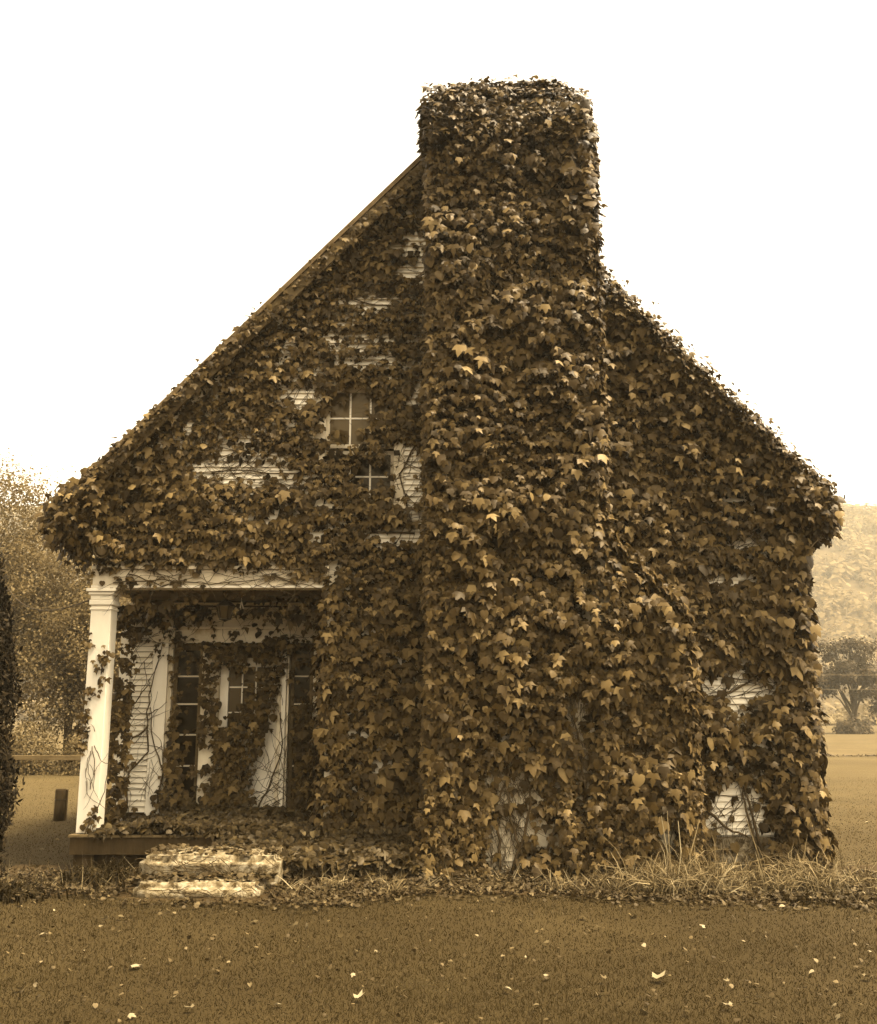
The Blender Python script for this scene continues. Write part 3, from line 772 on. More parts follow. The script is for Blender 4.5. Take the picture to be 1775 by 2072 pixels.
# --- porch: inside the recess, hanging from the beam, on the door, up the corner by the column
iv = Ivy()
GD = px_gaps([(462,1400,20,52,.97),(428,1510,11,40,.85),(425,1570,20,14,.8),(575,1480,16,130,.95),(548,1590,44,66,1.0),(562,1540,30,110,1.0),(280,1480,55,150,.97),(320,1480,22,150,.94),
              (245,1480,20,120,.6),(380,1470,24,110,.85),(415,1640,20,14,.8),(515,1380,30,40,.6),(605,1380,16,70,.55),(450,1270,180,22,.80),(500,1230,140,8,.6),(637,1643,14,12,1.0),(648,1390,12,40,.9)], YREC-.03)
GDm = px_gaps([(480,1560,48,95,1.0),(495,1480,50,50,.9),(520,1330,90,26,.8),(340,1250,60,40,.7),(600,1550,40,110,.9),(360,1560,30,100,.8),(520,1640,150,24,.9),(425,1430,20,110,.75),(540,1440,34,120,.85),(470,1500,30,60,.8),(340,1560,24,90,.6),(560,1350,30,80,.7)], YREC-.03)
def keep_door(a, b):
    x = -3.8 + a; z = .38 + b
    more = 1 - ell(x, z, GDm)
    return ell(x, z, GD)*np.clip(.13 + more, 0, 1)
cover(iv, (-3.8, YREC-.05, .38), (1,0,0), (0,0,1), (0,-1,0), 2.55, 2.5, 1150, keep_door, 61, (.06,.115), (.01,.12), (5,55), .05)
cover(iv, (-1.2, YREC-.1, .38), (0,-1,0), (0,0,1), (-1,0,0), 1.25, 2.5, 520, None, 62, (.08,.14), (.02,.14), (5,55), .08)
cover(iv, (-1.22, YF-.03, .3), (.75,-.0,0), (0,0,1), (-.3,-1,0), .36, 2.75, 620, None, 63, (.09,.15), (.02,.16), (2,46), .08)
# fringe under the beam
def keep_fr(a, b): return (1-.97*np.exp(-(((a-1.02)/.2)**2+((b-.12)/.3)**2)**2))*np.clip((b-.02)/.22, 0, 1)*np.clip(.35+.8*vnoise(a*3, b*0, 9), 0, 1)
cover(iv, (-3.5, YF+.18, 2.58), (1,0,0), (0,0,1), (0,-1,0), 2.3, .40, 190, keep_fr, 64, (.07,.13), (.0,.06), (5,45), .03)
cover(iv, (-3.5, YF+.7, 2.55), (1,0,0), (0,0,1), (0,-1,0), 2.2, .4, 230, keep_fr, 65, (.07,.13), (.0,.06), (5,45), .03)
# beam face sprigs
cover(iv, (-3.78, YF-.06, 2.9), (1,0,0), (0,0,1), (0,-1,0), 2.6, .42, 330, lambda a, b: ell(-3.78+a, 2.9+b, GL)*np.clip(.15+b*2.2, 0, 1), 66, (.07,.13), (.01,.06), (10,55), .03)
# corner strip between column and recessed wall
def keep_cs(a, b): return np.clip(.35+.9*vnoise(a*4, b*1.6, 12), 0, 1)
cover(iv, (-3.66, YF+.55, .4), (.9,.3,0), (0,0,1), (.2,-1,0), .22, 2.4, 900, keep_cs, 67, (.06,.12), (.0,.12), (5,55), .06)
# column sprigs
for px, py, k in ((172,1440,14),(178,1400,8),(172,1480,16),(166,1510,14),(205,1385,8),(212,1340,10),(220,1320,6),(195,1345,6),(182,1300,7),(170,1680,8),(182,1655,6),(195,1640,5)):
    c = at(px, py, YF-.05)
    P = np.array(c)+rng.normal(0, 1, (k, 3))*np.array((.028,.01,.05)); P[:, 1] = YF-.05-rng.random(k)*.03
    iv.add(P, np.array((0,-1,.5))+rng.normal(0, .4, (k, 3)), -UP+rng.normal(0, .5, (k, 3)), rng.uniform(.035, .07, k), np.zeros(k))
root = empty('climbing_ivy', (-2.4, YREC-.1, .37), 'ivy hanging from the porch beam and climbing over the glazed door', 'ivy', 'climbing ivy on the house')
n4 = iv.finish(root, IVY_T, M['ivy'], 'ivy_leaf', 300, -.02)
ivy_porch = root

# --- ivy heaped on the porch floor, spilling over its edge to the ground
iv = Ivy()
n = 30000
x = rng.uniform(-3.55, -.15, n); y = 9.95 + 2.05*rng.random(n)**1.15
hgt = np.where(y > YF-.14, .37, np.clip(.37*(y-9.75)/(YF-.14-9.75), 0, .37)*np.clip((x+2.9)/.9, 0, 1))
hgt = np.where((x > -1.25) & (y > YF-.14), .37-.0*y, hgt)
mound = (.06+.17*vnoise(x*2.1, y*2.1, 14))*np.clip((x+3.75)/.7, .12, 1)*np.where(y > YF-.14, 1, .8)
okm = ((y > YF-.14) | (x > -2.45+.3*vnoise(x*3, y*3, 2))) & ~((x > -1.2) & (y > YF-.03)) & (rng.random(n) < np.clip(.3+vnoise(x*3, y*3, 15), 0, 1)) & ~((x < -1.5) & (y < YF-.14) & (y > 9.55) & (x > -2.8) & (y < 10.2))
okm &= ~((x < -2.6) & (y < YF-.16))
okm &= ~((x > -1.75) & (x < -1.2) & (y > 10.9) & (rng.random(n) < .8))
x, y, hgt, mound = x[okm], y[okm], hgt[okm], mound[okm]; n = len(x)
P = np.column_stack([x, y, hgt + mound*rng.random(n)**.6])
iv.add(P, np.array((0,-.6,1))+rng.normal(0, .5, (n, 3)), np.array((0,-.7,-.6))+rng.normal(0, .6, (n, 3)), rng.uniform(.04, .095, n), P[:, 2]*.1)
cover(iv, (-2.7, YF-.2, .02), (1,0,0), (0,0,1), (0,-1,0), 2.6, .45, 700, lambda a, b: np.clip(a-.4+.5*b, 0, 1), 71, (.04,.09), (.02,.25), (2,46), .1)
root = empty('ground_ivy', (-2.3, YF-.1, .37), 'low ivy heaped over the porch floor and spilling off its edge', 'ivy')
n5 = iv.finish(root, SMALL_T + IVY_T[4:], M['small_ivy'], 'small_leaf', 300, 0)
print('ivy leaves', n1, n2, n3, n4, n5)

# --- vine stems: a few thick ones as parts, the web of tendrils joined
def wander(p, d, n, step, jit, y, yj=.006):
    pts = [Vector((p[0], y, p[1]))]; a = d
    for _ in range(n):
        a += random.gauss(0, jit)
        q = pts[-1]; pts.append(Vector((q.x+math.cos(a)*step, y+random.uniform(-yj, yj), q.z+math.sin(a)*step)))
    return pts
def web(name, root, spots, mat, rad=(.0025,.005)):
    mb = MB()
    for (px, py, ax, ay, Y, num, ang, spr) in spots:
        for _ in range(num):
            c = at(px+random.uniform(-ax, ax), py+random.uniform(-ay, ay), Y)
            n_ = random.randint(6, 16)
            if Y > 10.7 and c.z > roof_z(c.x) - .35: continue
            pts = wander((c.x, c.z), ang+random.gauss(0, spr)+(math.pi if random.random() < .5 else 0), n_, .045, .22, Y-.012)
            if Y > 10.7: pts = [q for q in pts if q.z < roof_z(q.x)-.12 and (q.x > XL+.05)]
            if len(pts) < 3: continue
            n_ = len(pts)-1
            r0 = random.uniform(*rad)
            mb.tube(pts, [r0*(1-.7*k/n_) for k in range(n_+1)], 4, False)
    o = mb.build(name, mat, root); o['kind'] = 'stuff'; return o
Yw = YF-.02
web('tendrils', ivy_left, [(600,700,260,120,Yw,150,0.1,.35),(480,955,100,35,Yw,60,0.1,.5),(820,960,45,90,Yw,70,0.2,.7),(740,610,60,40,Yw,30,0,.3),(620,800,40,30,Yw,20,.6,.6),
    (830,550,40,40,Yw,20,0,.4),(400,900,150,60,Yw,60,.3,.4),(650,560,120,80,Yw,60,.4,.4)], M['vine'])
web('tendrils', ivy_right, [(1475,1165,60,40,Yw,45,.5,.5),(1490,1385,70,50,Yw,60,.2,.6),(1480,1670,60,90,Yw,70,.9,.6),(1500,1100,50,25,Yw,25,.3,.5),(1400,870,100,80,Yw,40,.2,.4)], M['vine'])
web('tendrils', ivy_chimney, [(1025,1690,40,80,10.24,90,1.7,.35),(1050,1640,30,60,10.24,34,2.0,.4),(1180,1520,25,90,10.24,40,1.7,.3),(1160,1440,20,40,10.24,20,1.7,.4),(1350,1690,20,30,10.24,20,1.6,.4),(1020,1575,35,30,10.24,30,1.6,.5)], M['vine'], (.002,.0042))
web('tendrils', ivy_porch, [(290,1470,60,170,YREC-.03,46,1.2,.6),(240,1480,20,160,YREC-.03,30,1.4,.5),(530,1590,60,60,YREC-.03,60,.9,.6),(480,1265,170,35,YREC-.06,60,.3,.6),(450,1172,220,16,YF-.07,70,.1,.5),(575,1500,12,120,YREC-.04,20,1.5,.4),(180,1560,14,110,YF-.035,16,1.5,.25)], M['vine'])
def stems(root, lines, Y, mat, r=.011):
    for ln in lines:
        pts = []
        for k, (px, py) in enumerate(ln):
            c = at(px, py, Y); c.y = Y + random.uniform(-.015, .0); pts.append(c)
        fine = []
        for k in range(len(pts)-1):
            for s_ in range(4):
                q = pts[k].lerp(pts[k+1], s_/4); q.x += random.uniform(-.012, .012); q.z += random.uniform(-.01, .01); fine.append(q)
        fine.append(pts[-1]); n_ = len(fine)
        MB().tube(fine, [r*(1-.65*k/n_) for k in range(n_)], 6).build('stem', mat, root, 0, True)
stems(ivy_porch, [[(255,1640),(262,1560),(300,1520),(298,1440),(310,1370),(330,1300)],[(245,1480),(250,1440),(275,1420),(305,1380)],[(318,1640),(330,1560),(310,1500),(305,1430)],[(520,1640),(545,1590),(572,1520),(568,1440)],
                  [(300,1470),(262,1500),(240,1450),(244,1380)]], YREC-.045, M['vine'], .012)
stems(ivy_porch, [[(168,1700),(182,1660),(198,1640),(214,1600),(222,1540)],[(230,1180),(330,1172),(430,1182),(560,1168),(650,1178)],[(260,1160),(330,1185),(400,1165)],[(560,1165),(600,1180),(655,1190)]], YF-.075, M['vine'], .008)
stems(ivy_left, [[(840,1080),(760,1075),(690,1030),(600,960),(480,950),(380,960)],[(850,620),(760,618),(700,600),(600,560)],[(840,900),(810,960),(830,1050),(800,1100)],[(640,730),(560,700),(480,720)],[(420,860),(480,820),(560,780)]], Yw-.015, M['vine'])
stems(ivy_right, [[(1400,1180),(1450,1190),(1500,1150),(1530,1140)],[(1420,1420),(1480,1400),(1540,1360)],[(1430,1640),(1480,1680),(1535,1700)],[(1530,1720),(1510,1640),(1498,1580)],[(1545,1740),(1505,1590),(1490,1560)]], Yw-.03, M['vine'], .016)
stems(ivy_right, [[(1640,1110),(1660,1085),(1688,1040)],[(1525,915),(1513,890),(1520,868),(1545,855)]], YF-.24, M['vine_pale'], .007)
stems(ivy_chimney, [[(1010,1760),(1012,1700),(1000,1640),(1030,1560),(1010,1480)],[(1035,1760),(1060,1690),(1075,1620),(1060,1540)],[(1095,1750),(1120,1680),(1150,1600),(1172,1500),(1150,1400)],[(1190,1640),(1180,1560),(1170,1480)],
                    [(1060,1740),(1040,1680),(1025,1600)],[(1110,1690),(1150,1670),(1180,1640)]], 10.21, M['vine'], .018)

# ------------------------------------------------------------------ things fixed to the house
def floodlight(loc, yaw, tiltdeg, label, mats):
    r_ = empty('floodlight', loc, label, 'floodlight', 'floodlights under the eaves')
    r_.rotation_euler = (R(tiltdeg), 0, yaw)
    def part(mb, name, mat):
        me = mb.mesh(name); me.materials.append(mat); me.polygons.foreach_set('use_smooth', [True]*len(me.polygons))
        o = bpy.data.objects.new(name, me); col.objects.link(o); o.parent = r_; return o
    part(MB().lathe([(.03,-.15),(.045,-.14),(.05,-.08),(.075,-.03),(.082,.0)], (0,0,0), 24, 'Y'), 'housing', mats[0])
    part(MB().lathe([(.084,-.012),(.094,.0),(.094,.018),(.082,.022),(.074,.0),(.074,-.01)], (0,0,0), 28, 'Y'), 'rim', mats[0])
    part(MB().lathe([(.073,-.006),(.05,.004),(.02,.009),(.001,.010)], (0,0,0), 24, 'Y'), 'lens', mats[1])
    part(MB().tube([(0,.13,.0),(0,.19,.03),(0,.24,.09)], .014, 8), 'bracket', mats[0])
    return r_
floodlight(at(1602, 1093, 10.56), R(14), -4, 'round metal floodlight under the right eave beside the hill', (M['metal_pale'], M['lens']))
floodlight(at(206, 1112, 10.60), R(-6), 8, 'round floodlight half hidden in leaves above the porch column', (M['metal_pale'], M['lens']))

lan = empty('hanging_lantern', (-2.40, 11.2, 2.93), 'black iron lantern hanging from the porch ceiling before the door', 'lantern')
def lring(r0, r1, z0, z1, n=6):
    v = [(r0*math.cos(2*math.pi*k/n), r0*math.sin(2*math.pi*k/n), z0) for k in range(n)] + [(r1*math.cos(2*math.pi*k/n), r1*math.sin(2*math.pi*k/n), z1) for k in range(n)]
    return v, [(k, (k+1) % n, n+(k+1) % n, n+k) for k in range(n)]
def lpart(mb, name, mat):
    me = mb.mesh(name); me.materials.append(mat); o = bpy.data.objects.new(name, me); col.objects.link(o); o.parent = lan; return o
lpart(MB().tube([(0,0,0),(0,0,-.09)], .008, 6), 'rod', M['metal_dark'])
lpart(MB().lathe([(.012,-.075),(.03,-.09),(.055,-.105),(.115,-.15),(.115,-.158),(.01,-.16)], (0,0,0), 6), 'cap', M['metal_dark'])
fr = MB()
for k in range(6):
    t = 2*math.pi*k/6
    fr.tube([(.105*math.cos(t), .105*math.sin(t), -.155), (.066*math.cos(t), .066*math.sin(t), -.295)], .006, 5)
fr.lathe([(.07,-.29),(.072,-.305),(.03,-.315),(.004,-.33)], (0,0,0), 6)
lpart(fr, 'frame', M['metal_dark'])
for k in range(6):
    t0, t1 = 2*math.pi*k/6, 2*math.pi*(k+1)/6
    q = lambda r_, t, z_: (r_*math.cos(t), r_*math.sin(t), z_)
    lpart(MB().poly([q(.099,t0,-.16), q(.099,t1,-.16), q(.062,t1,-.288), q(.062,t0,-.288), q(.096,t0,-.16), q(.096,t1,-.16), q(.059,t1,-.288), q(.059,t0,-.288)],
                    [(3,2,1,0),(4,5,6,7),(0,1,5,4),(1,2,6,5),(2,3,7,6),(3,0,4,7)]), 'pane', M['glass_door'])
tg = MB()
c = at(489, 1222, 11.3)
tg.tube([c+Vector((0,0,.03)), c+Vector((-.012,0,-.045))], [.006,.009], 5); tg.tube([c+Vector((0,0,.03)), c+Vector((.022,.0,-.05))], [.006,.008], 5); tg.tube([c+Vector((0,0,.03)), c+Vector((-.006,.0,.14))], .0025, 4)
tag(tg.build('hanging_tag', M['paint_clean']), 'small pale forked tag dangling beside the black porch lantern', 'tag')

# ------------------------------------------------------------------ steps, post, fence
def slab(name, x0, x1, y0, y1, z0, z1, label, mat, seed, rough=.016):
    bm = bmesh.new(); bmesh.ops.create_cube(bm, size=1)
    for v in bm.verts: v.co = Vector(((x0+x1)/2+v.co.x*(x1-x0), (y0+y1)/2+v.co.y*(y1-y0), (z0+z1)/2+v.co.z*(z1-z0)))
    bmesh.ops.bevel(bm, geom=list(bm.edges), offset=min(.055, (z1-z0)*.3), segments=3, affect='EDGES')
    bmesh.ops.subdivide_edges(bm, edges=[e for e in bm.edges if e.calc_length() > .12], cuts=7, use_grid_fill=True)
    from mathutils import noise
    for v in bm.verts:
        nz = noise.noise_vector(v.co*4+Vector((seed, 0, 0)))*rough + noise.noise_vector(v.co*17)*rough*.4
        v.co += nz
    me = bpy.data.meshes.new(name); bm.to_mesh(me); bm.free()
    me.polygons.foreach_set('use_smooth', [True]*len(me.polygons))
    o = link(name, me, mat); return tag(o, label, 'step', 'stone porch steps')
slab('stone_step', -2.77, -1.48, 9.62, 10.45, -.02, .295, 'thick pale stone step block below the porch edge, streaked with stems', M['stone'], 1)
slab('stone_step', -2.70, -1.58, 9.22, 9.66, -.08, .125, 'lower pale stone slab half sunk in leaf litter at the lawn', M['stone'], 5)

pst = empty('wooden_post', ground_at(119, 1660), 'short dark wooden post standing alone on the left lawn', 'post')
p0 = pst.location.copy()
MB().lathe([(.078, 0), (.076, .2), (.076, .44), (.07, .465), (.001, .468)], p0, 16).build('shaft', M['bark'], pst, 0, True)
MB().lathe([(.08, .30), (.08, .315)], p0, 16).build('band', M['metal_dark'], pst)
MB().box(p0.x+.06, p0.x+.095, p0.y+.02, p0.y+.07, 0, .455).build('side_stake', M['wood_dark'], pst, .004)

fen = empty('rail_fence', (-11, 26, 0), 'weathered low rail fence before the trees at the far left', 'fence')
for k, x in enumerate((-19.4, -16.6, -13.8, -11.05, -8.3)):
    MB().box(x-.07, x+.07, 25.95, 26.07, -.02, .72+random.uniform(-.03, .03)).build('post', M['wood_grey'], fen, .01)
for k in range(4):
    xa = -19.4+2.78*k
    for zz in (.42,):
        MB().prism([(xa, zz+random.uniform(-.03,.03)), (xa+2.74, zz+random.uniform(-.03,.03)), (xa+2.74, zz+.12), (xa, zz+.12)], 25.88, 25.94).build('rail', M['wood_grey'], fen, .008)

sw = MB()
for k in range(60):
    x0_ = random.uniform(-2.75, -1.55); up_ = random.random() < .65
    yy = 9.60 if up_ else 9.20; z0_ = random.uniform(.02, .3) if up_ else random.uniform(.0, .1)
    pts = wander((x0_, z0_), random.gauss(-.25, .5)+(math.pi if random.random() < .3 else 0), random.randint(5, 13), .05, .2, yy)
    pts = [q for q in pts if 0 < q.z < (.33 if up_ else .12) and -2.8 < q.x < -1.46]
    if len(pts) > 2: sw.tube(pts, [.004*(1-.6*j/len(pts)) for j in range(len(pts))], 4, False)
o = sw.build('trailing_stems', M['vine']); tag(o, 'thin dead vine stems trailing over the stone steps', 'vine stems', None, 'stuff')

# ------------------------------------------------------------------ trees
def limb_tree(name, loc, H, crown, n_clump, n_leaf, leaf, mat, label, group, trunk_r=.18, forks=6, seed=1, clump_r=.55, templates=None, lean=0.0):
    """crown: (cx, cy, cz, rx, ry, rz) relative to loc"""
    rs = random.Random(seed); rg = np.random.default_rng(seed)
    root = empty(name, loc, label, 'tree', group)
    L = Vector(loc); mb = MB()
    top = L+Vector((lean, 0, crown[2]))
    tp = [L+Vector((0,0,-.1)), L.lerp(top, .3)+Vector((rs.uniform(-.1,.1),0,0)), L.lerp(top, .65)+Vector((rs.uniform(-.2,.2),0,0)), top]
    mb.tube(tp, [trunk_r, trunk_r*.8, trunk_r*.55, trunk_r*.2], 8)
    C = np.array([L.x+crown[0], L.y+crown[1], L.z+crown[2]]); Rr = np.array(crown[3:])
    d = rg.normal(0, 1, (n_clump, 3)); d /= np.linalg.norm(d, axis=1, keepdims=True)
    cc = C + d*Rr*(rg.random((n_clump, 1))**.45)*(.75+.4*vnoise(d[:, :1]*2.3+seed, d[:, 2:]*2.3, seed))
    cc[:, 2] = np.maximum(cc[:, 2], L.z+.35)
    for k in range(forks*3):
        e = Vector(cc[rs.randrange(n_clump)]); s0 = L.lerp(top, rs.uniform(.2, .75))
        m_ = s0.lerp(e, .5)+Vector((rs.uniform(-.2,.2), rs.uniform(-.2,.2), rs.uniform(.0,.35)))
        mb.tube([s0, m_, e], [trunk_r*.42, trunk_r*.22, trunk_r*.05], 5, False)
    mb.build('trunk', M['bark'], root, 0, True)
    w_ = rg.integers(0, n_clump, n_leaf); tone = rg.normal(0, .12, n_clump)
    P = cc[w_] + rg.normal(0, 1, (n_leaf, 3))*clump_r*np.array((1,1,.62))*(.6+.6*rg.random((n_clump, 1))[w_])
    P[:, 2] = np.maximum(P[:, 2], L.z+.05)
    N = (P-cc[w_])*1.2 + np.array((0,-.2,.8)) + rg.normal(0, .5, (n_leaf, 3)); T = -UP*.6+rg.normal(0, .6, (n_leaf, 3))
    o = mass('crown', templates or [QUAD], P, frames(N, T), rg.uniform(leaf[0], leaf[1], n_leaf), np.clip(rg.beta(2, 2.4, n_leaf)+tone[w_], 0, 1), mat, root, False)
    return root
G = 'broadleaf trees behind the left lawn'
limb_tree('broadleaf_tree', (-13.4, 30, 0), 9, (0,0,5.2,2.9,2.6,3.9), 170, 62000, (.05,.115), M['tree_leaf'], 'tall pale broadleaf tree topping the others at the left edge', G, .2, 7, 3, .55)
limb_tree('broadleaf_tree', (-10.5, 29, 0), 6, (0,0,3.6,2.0,2.0,2.7), 110, 42000, (.05,.11), M['tree_leaf'], 'mid height broadleaf tree between the porch column and the tallest tree', G, .14, 6, 4, .45)
limb_tree('broadleaf_tree', (-8.2, 31, 0), 6, (0,0,2.9,2.3,2.0,2.3), 70, 9000, (.09,.17), M['tree_leaf'], 'broadleaf tree mostly hidden behind the porch corner', G, .14, 6, 5, .45)
limb_tree('broadleaf_tree', (-17.6, 31, 0), 8, (0,0,4.5,2.8,2.5,3.5), 90, 9000, (.12,.22), M['tree_leaf'], 'broadleaf tree behind the dark conifer beyond the left frame', G, .2, 6, 6, .55)
def bush(name, loc, r, n, leaf, mat, label, seed, group=None):
    rg = np.random.default_rng(seed); L = np.array(loc, float)
    root = empty(name, loc, label, 'shrub', group)
    d = rg.normal(0, 1, (n, 3)); d /= np.linalg.norm(d, axis=1, keepdims=True); d[:, 2] = np.abs(d[:, 2])
    P = L + d*np.array(r)*(rg.random((n, 1))**.4)*(.7+.5*vnoise(d[:, :1]*3+seed, d[:, 2:]*3, seed))
    N = d+np.array((0,-.2,.6))+rg.normal(0, .5, (n, 3)); T = -UP+rg.normal(0, .6, (n, 3))
    mass('leaves', [QUAD], P, frames(N, T), rg.uniform(*leaf, n), np.clip(rg.beta(2, 2.6, n), 0, 1), mat, root, False)
    mb = MB()
    for k in range(7):
        e = L+np.array((rg.normal(0, .5)*r[0], rg.normal(0, .4)*r[1], r[2]*rg.uniform(.5, .8))); mb.tube([tuple(L), tuple((L+e)/2+rg.normal(0, .06, 3)), tuple(e)], [.03,.02,.006], 5, False)
    mb.build('stems', M['bark'], root)
    return root
for k, (x, y, r_) in enumerate(((-16.4,27.3,(1.7,1.1,1.5)), (-13.6,27.4,(1.6,1.0,1.3)), (-11.4,27.2,(1.5,.9,1.4)), (-9.2,27.4,(1.5,1.0,1.3)))):
    bush('shrub', (x, y, 0), r_, 9000, (.045,.09), M['tree_leaf'], ['shrub behind the rail fence, screened by the dark conifer', 'shrub behind the rail fence just right of the dark conifer', 'bushy shrub behind the rail fence near the lone post', 'shrub behind the rail fence close to the white column'][k], 80+k, 'shrubs behind the rail fence')
# right-hand trees across the pasture
limb_tree('pasture_tree', (32.2, 79, 0), 8, (0,0,5.0,2.6,2.2,2.6), 30, 9500, (.14,.30), M['far_leaf'], 'dark spreading tree on the pasture just right of the ivy wall', 'trees across the pasture', .26, 9, 23, .46, None, .3)
limb_tree('pasture_tree', (37.2, 84, 0), 6, (0,0,3.0,1.3,1.4,1.7), 22, 5000, (.14,.28), M['far_leaf'], 'small dark tree across the pasture at the right edge', 'trees across the pasture', .16, 5, 10, .45)
bush('shrub', (31.6, 77.5, 0), (1.5,1.2,1.3), 3000, (.12,.24), M['far_leaf'], 'thicket round the foot of the dark pasture tree', 91)
rg = np.random.default_rng(5)
n = 14000
x = rg.uniform(8, 110, n); y = 132 + rg.normal(0, 3, n); h = (1.0+3.4*vnoise(x/5., y*0, 3))*rg.random(n)**.7
P = np.column_stack([x, y, h]); N = np.array((0,-.7,.8))+rg.normal(0, .5, (n, 3))
tag(mass('far_hedgerow', [QUAD], P, frames(N, -UP+rg.normal(0, .5, (n, 3))), rg.uniform(.5, 1.0, n), rg.random(n), M['tree_leaf'], None, False), 'hazy hedgerow of mixed trees along the far pasture edge', 'hedge', None, 'stuff')
n = 5000
x = rg.uniform(5, 30, n); y = 38.3+rg.normal(0, .18, n)
P = np.column_stack([x, y, .22*rg.random(n)*vnoise(x*1.2, y*0, 7)])
tag(mass('weed_row', [QUAD], P, frames(np.array((0,-1,.5))+rg.normal(0, .5, (n, 3)), -UP+rg.normal(0, .5, (n, 3))), rg.uniform(.05, .12, n), rg.random(n)*.5, M['far_leaf'], None, False), 'dark line of weeds dividing lawn from pasture', 'weeds', None, 'stuff')

# wooded hillside: crowns made of leaf masses
n, k_ = 4800, 32
x = rg.uniform(-280, 350, n); y = 185+335*rg.random(n)**.85
d = rg.normal(0, 1, (n, k_, 3)); d /= np.linalg.norm(d, axis=2, keepdims=True); d[:, :, 2] = np.abs(d[:, :, 2])*1.05-.2
rad_ = rg.uniform(2.4, 5.0, (n, 1, 1))
P = (np.column_stack([x, y, hill_z(x, y)+1.6])[:, None, :] + d*rad_*rg.uniform(.72, 1.12, (n, k_, 1))*np.array((1,1,1.1))).reshape(-1, 3)
N = d.reshape(-1, 3)*np.array((.6,.6,1)) + np.array((0,0,.35)) + rg.normal(0, .16, (n*k_, 3)); T = -UP + rg.normal(0, .6, (n*k_, 3))
tag(mass('hillside_wood', [QUAD], P, frames(N, T), rg.uniform(.9, 2.1, n*k_)*np.repeat(rad_[:, 0, 0], k_)/3, np.clip(np.repeat(rg.random(n), k_)*.8+rg.random(n*k_)*.2, 0, 1), M['hill_wood'], None, False), 'hazy wooded hillside rising behind the house', 'wood', None, 'stuff')

# dark columnar conifer at the left edge
rg = np.random.default_rng(17)
cb = Vector((-4.70, 9.9, 0))
con = empty('conifer', cb, 'dark columnar conifer standing close at the left edge', 'tree')
n = 30000
zc = rg.random(n)**.9*3.4; th = rg.random(n)*2*math.pi
prof = .80*np.clip((3.55-zc)/3.3, 0, 1)**.5*np.clip(.72+zc*.5, 0, 1)
rr = prof*(.72+.36*vnoise(th*2.2, zc*2.3, 3))*(rg.random(n)**.22)
P = np.column_stack([cb.x+np.cos(th)*rr, cb.y+np.sin(th)*rr, zc+.04])
N = np.column_stack([np.cos(th), np.sin(th), .4*np.ones(n)])+rg.normal(0, .5, (n, 3)); T = np.column_stack([np.cos(th)*.5, np.sin(th)*.5, .9*np.ones(n)])+rg.normal(0, .35, (n, 3))
mass('crown', [(QUAD[0]*np.array((.55,1,1)), QUAD[1])], P, frames(N, T), rg.uniform(.04, .10, n), rg.random(n), M['conifer'], con, False)
MB().tube([cb+Vector((0,0,-.05)), cb+Vector((0,0,1.5)), cb+Vector((0,0,3.1))], [.09,.07,.02], 8).build('trunk', M['bark'], con, 0, True)

# cables
def cable(p, q, sag, r_, label, group=None, twist=False):
    p, q = Vector(p), Vector(q); pts = []
    for k in range(41):
        t = k/40; a = p.lerp(q, t); a.z -= sag*4*t*(1-t); pts.append(a)
    mb = MB(); mb.tube(pts, r_, 5)
    if twist:
        mb.tube([a+Vector((0, 0, -.012))+Vector((0, math.cos(k*1.7)*.012, math.sin(k*1.7)*.012)) for k, a in enumerate(pts)], r_*.8, 5)
    return tag(mb.build('cable', M['wood_dark'] if twist else M['metal_pale']), label, 'cable', group)
cable((-3.79, YF-.02, 2.80), (-11.6, 26.5, 5.0), .35, .008, 'thin twisted cable running from the porch column towards the trees', None, True)
cable((-4, 62, 4.45), (60, 62, 4.25), .5, .011, 'upper pale wire strung across the pasture trees', 'wires across the pasture')
cable((-4, 62, 3.5), (60, 62, 3.35), .45, .011, 'lower pale wire strung across the pasture trees', 'wires across the pasture')

# ------------------------------------------------------------------ grass, weeds, litter
BL = (np.array([(-.5,0,0),(.5,0,0),(-.34,-.55,.06),(.34,-.55,.06),(0,-1,.22)], float), np.array([(0,1,3),(0,3,2),(2,3,4)], int))
def arc(bend, seg=4):
    v = []; t = []
    for k in range(seg+1):
        q = k/seg; a_ = bend*q*q; w_ = .5*(1-q**2.2)+.03
        yy = -q*math.cos(a_*.8); zz_ = q*math.sin(a_)
        v += [(-w_, yy, zz_), (w_, yy, zz_)]
    for k in range(seg):
        b = 2*k; t += [(b, b+1, b+3), (b, b+3, b+2)]
    return np.array(v, float), np.array(t, int)
ARCS = [arc(.5), arc(1.2), arc(2.0), arc(2.7)]
def blades(name, x, y, z, hgt, wid, tone, mat, lean=.45, label=None, cat=None, parent=None, kind='stuff', tmpl=None):
    n = len(x); yaw = rng.random(n)*2*math.pi
    ln = rng.normal(0, lean, n)
    T = np.column_stack([np.cos(yaw)*ln, np.sin(yaw)*ln, np.ones(n)])
    face = rng.random(n)*2*math.pi
    N = np.column_stack([np.cos(face), np.sin(face), .15*np.ones(n)])
    F = frames(N, T)
    F = F.copy(); F[:, :, 0] *= (wid/hgt)[:, None]
    o = mass(name, tmpl or [BL], np.column_stack([x, y, z]), F, hgt, tone, mat, parent, True)
    return tag(o, label, cat, None, kind)
def bed_edge(x): return 8.62 + .62*vnoise(x*.9, x*0, 57) + .28*vnoise(x*3.1, x*0, 51)
def lawn_points(n, x0, x1, y0, y1): return rng.uniform(x0, x1, n), rng.uniform(y0, y1, n)
n = 300000
v_ = rng.random(n); gy = 1/(1/4.3 + v_*(1/26.-1/4.3)); gx = rng.uniform(-.62, .62, n)*(gy+1.2)
ok = ~((gy > 9.3) & (gx > -3.9) & (gx < 4.1)) & ~((gy > bed_edge(gx)+.25*rng.random(n)-.05) & (gy < 10.6) & (gx > -4.4) & (gx < 6.3) & (rng.random(n) < .85))
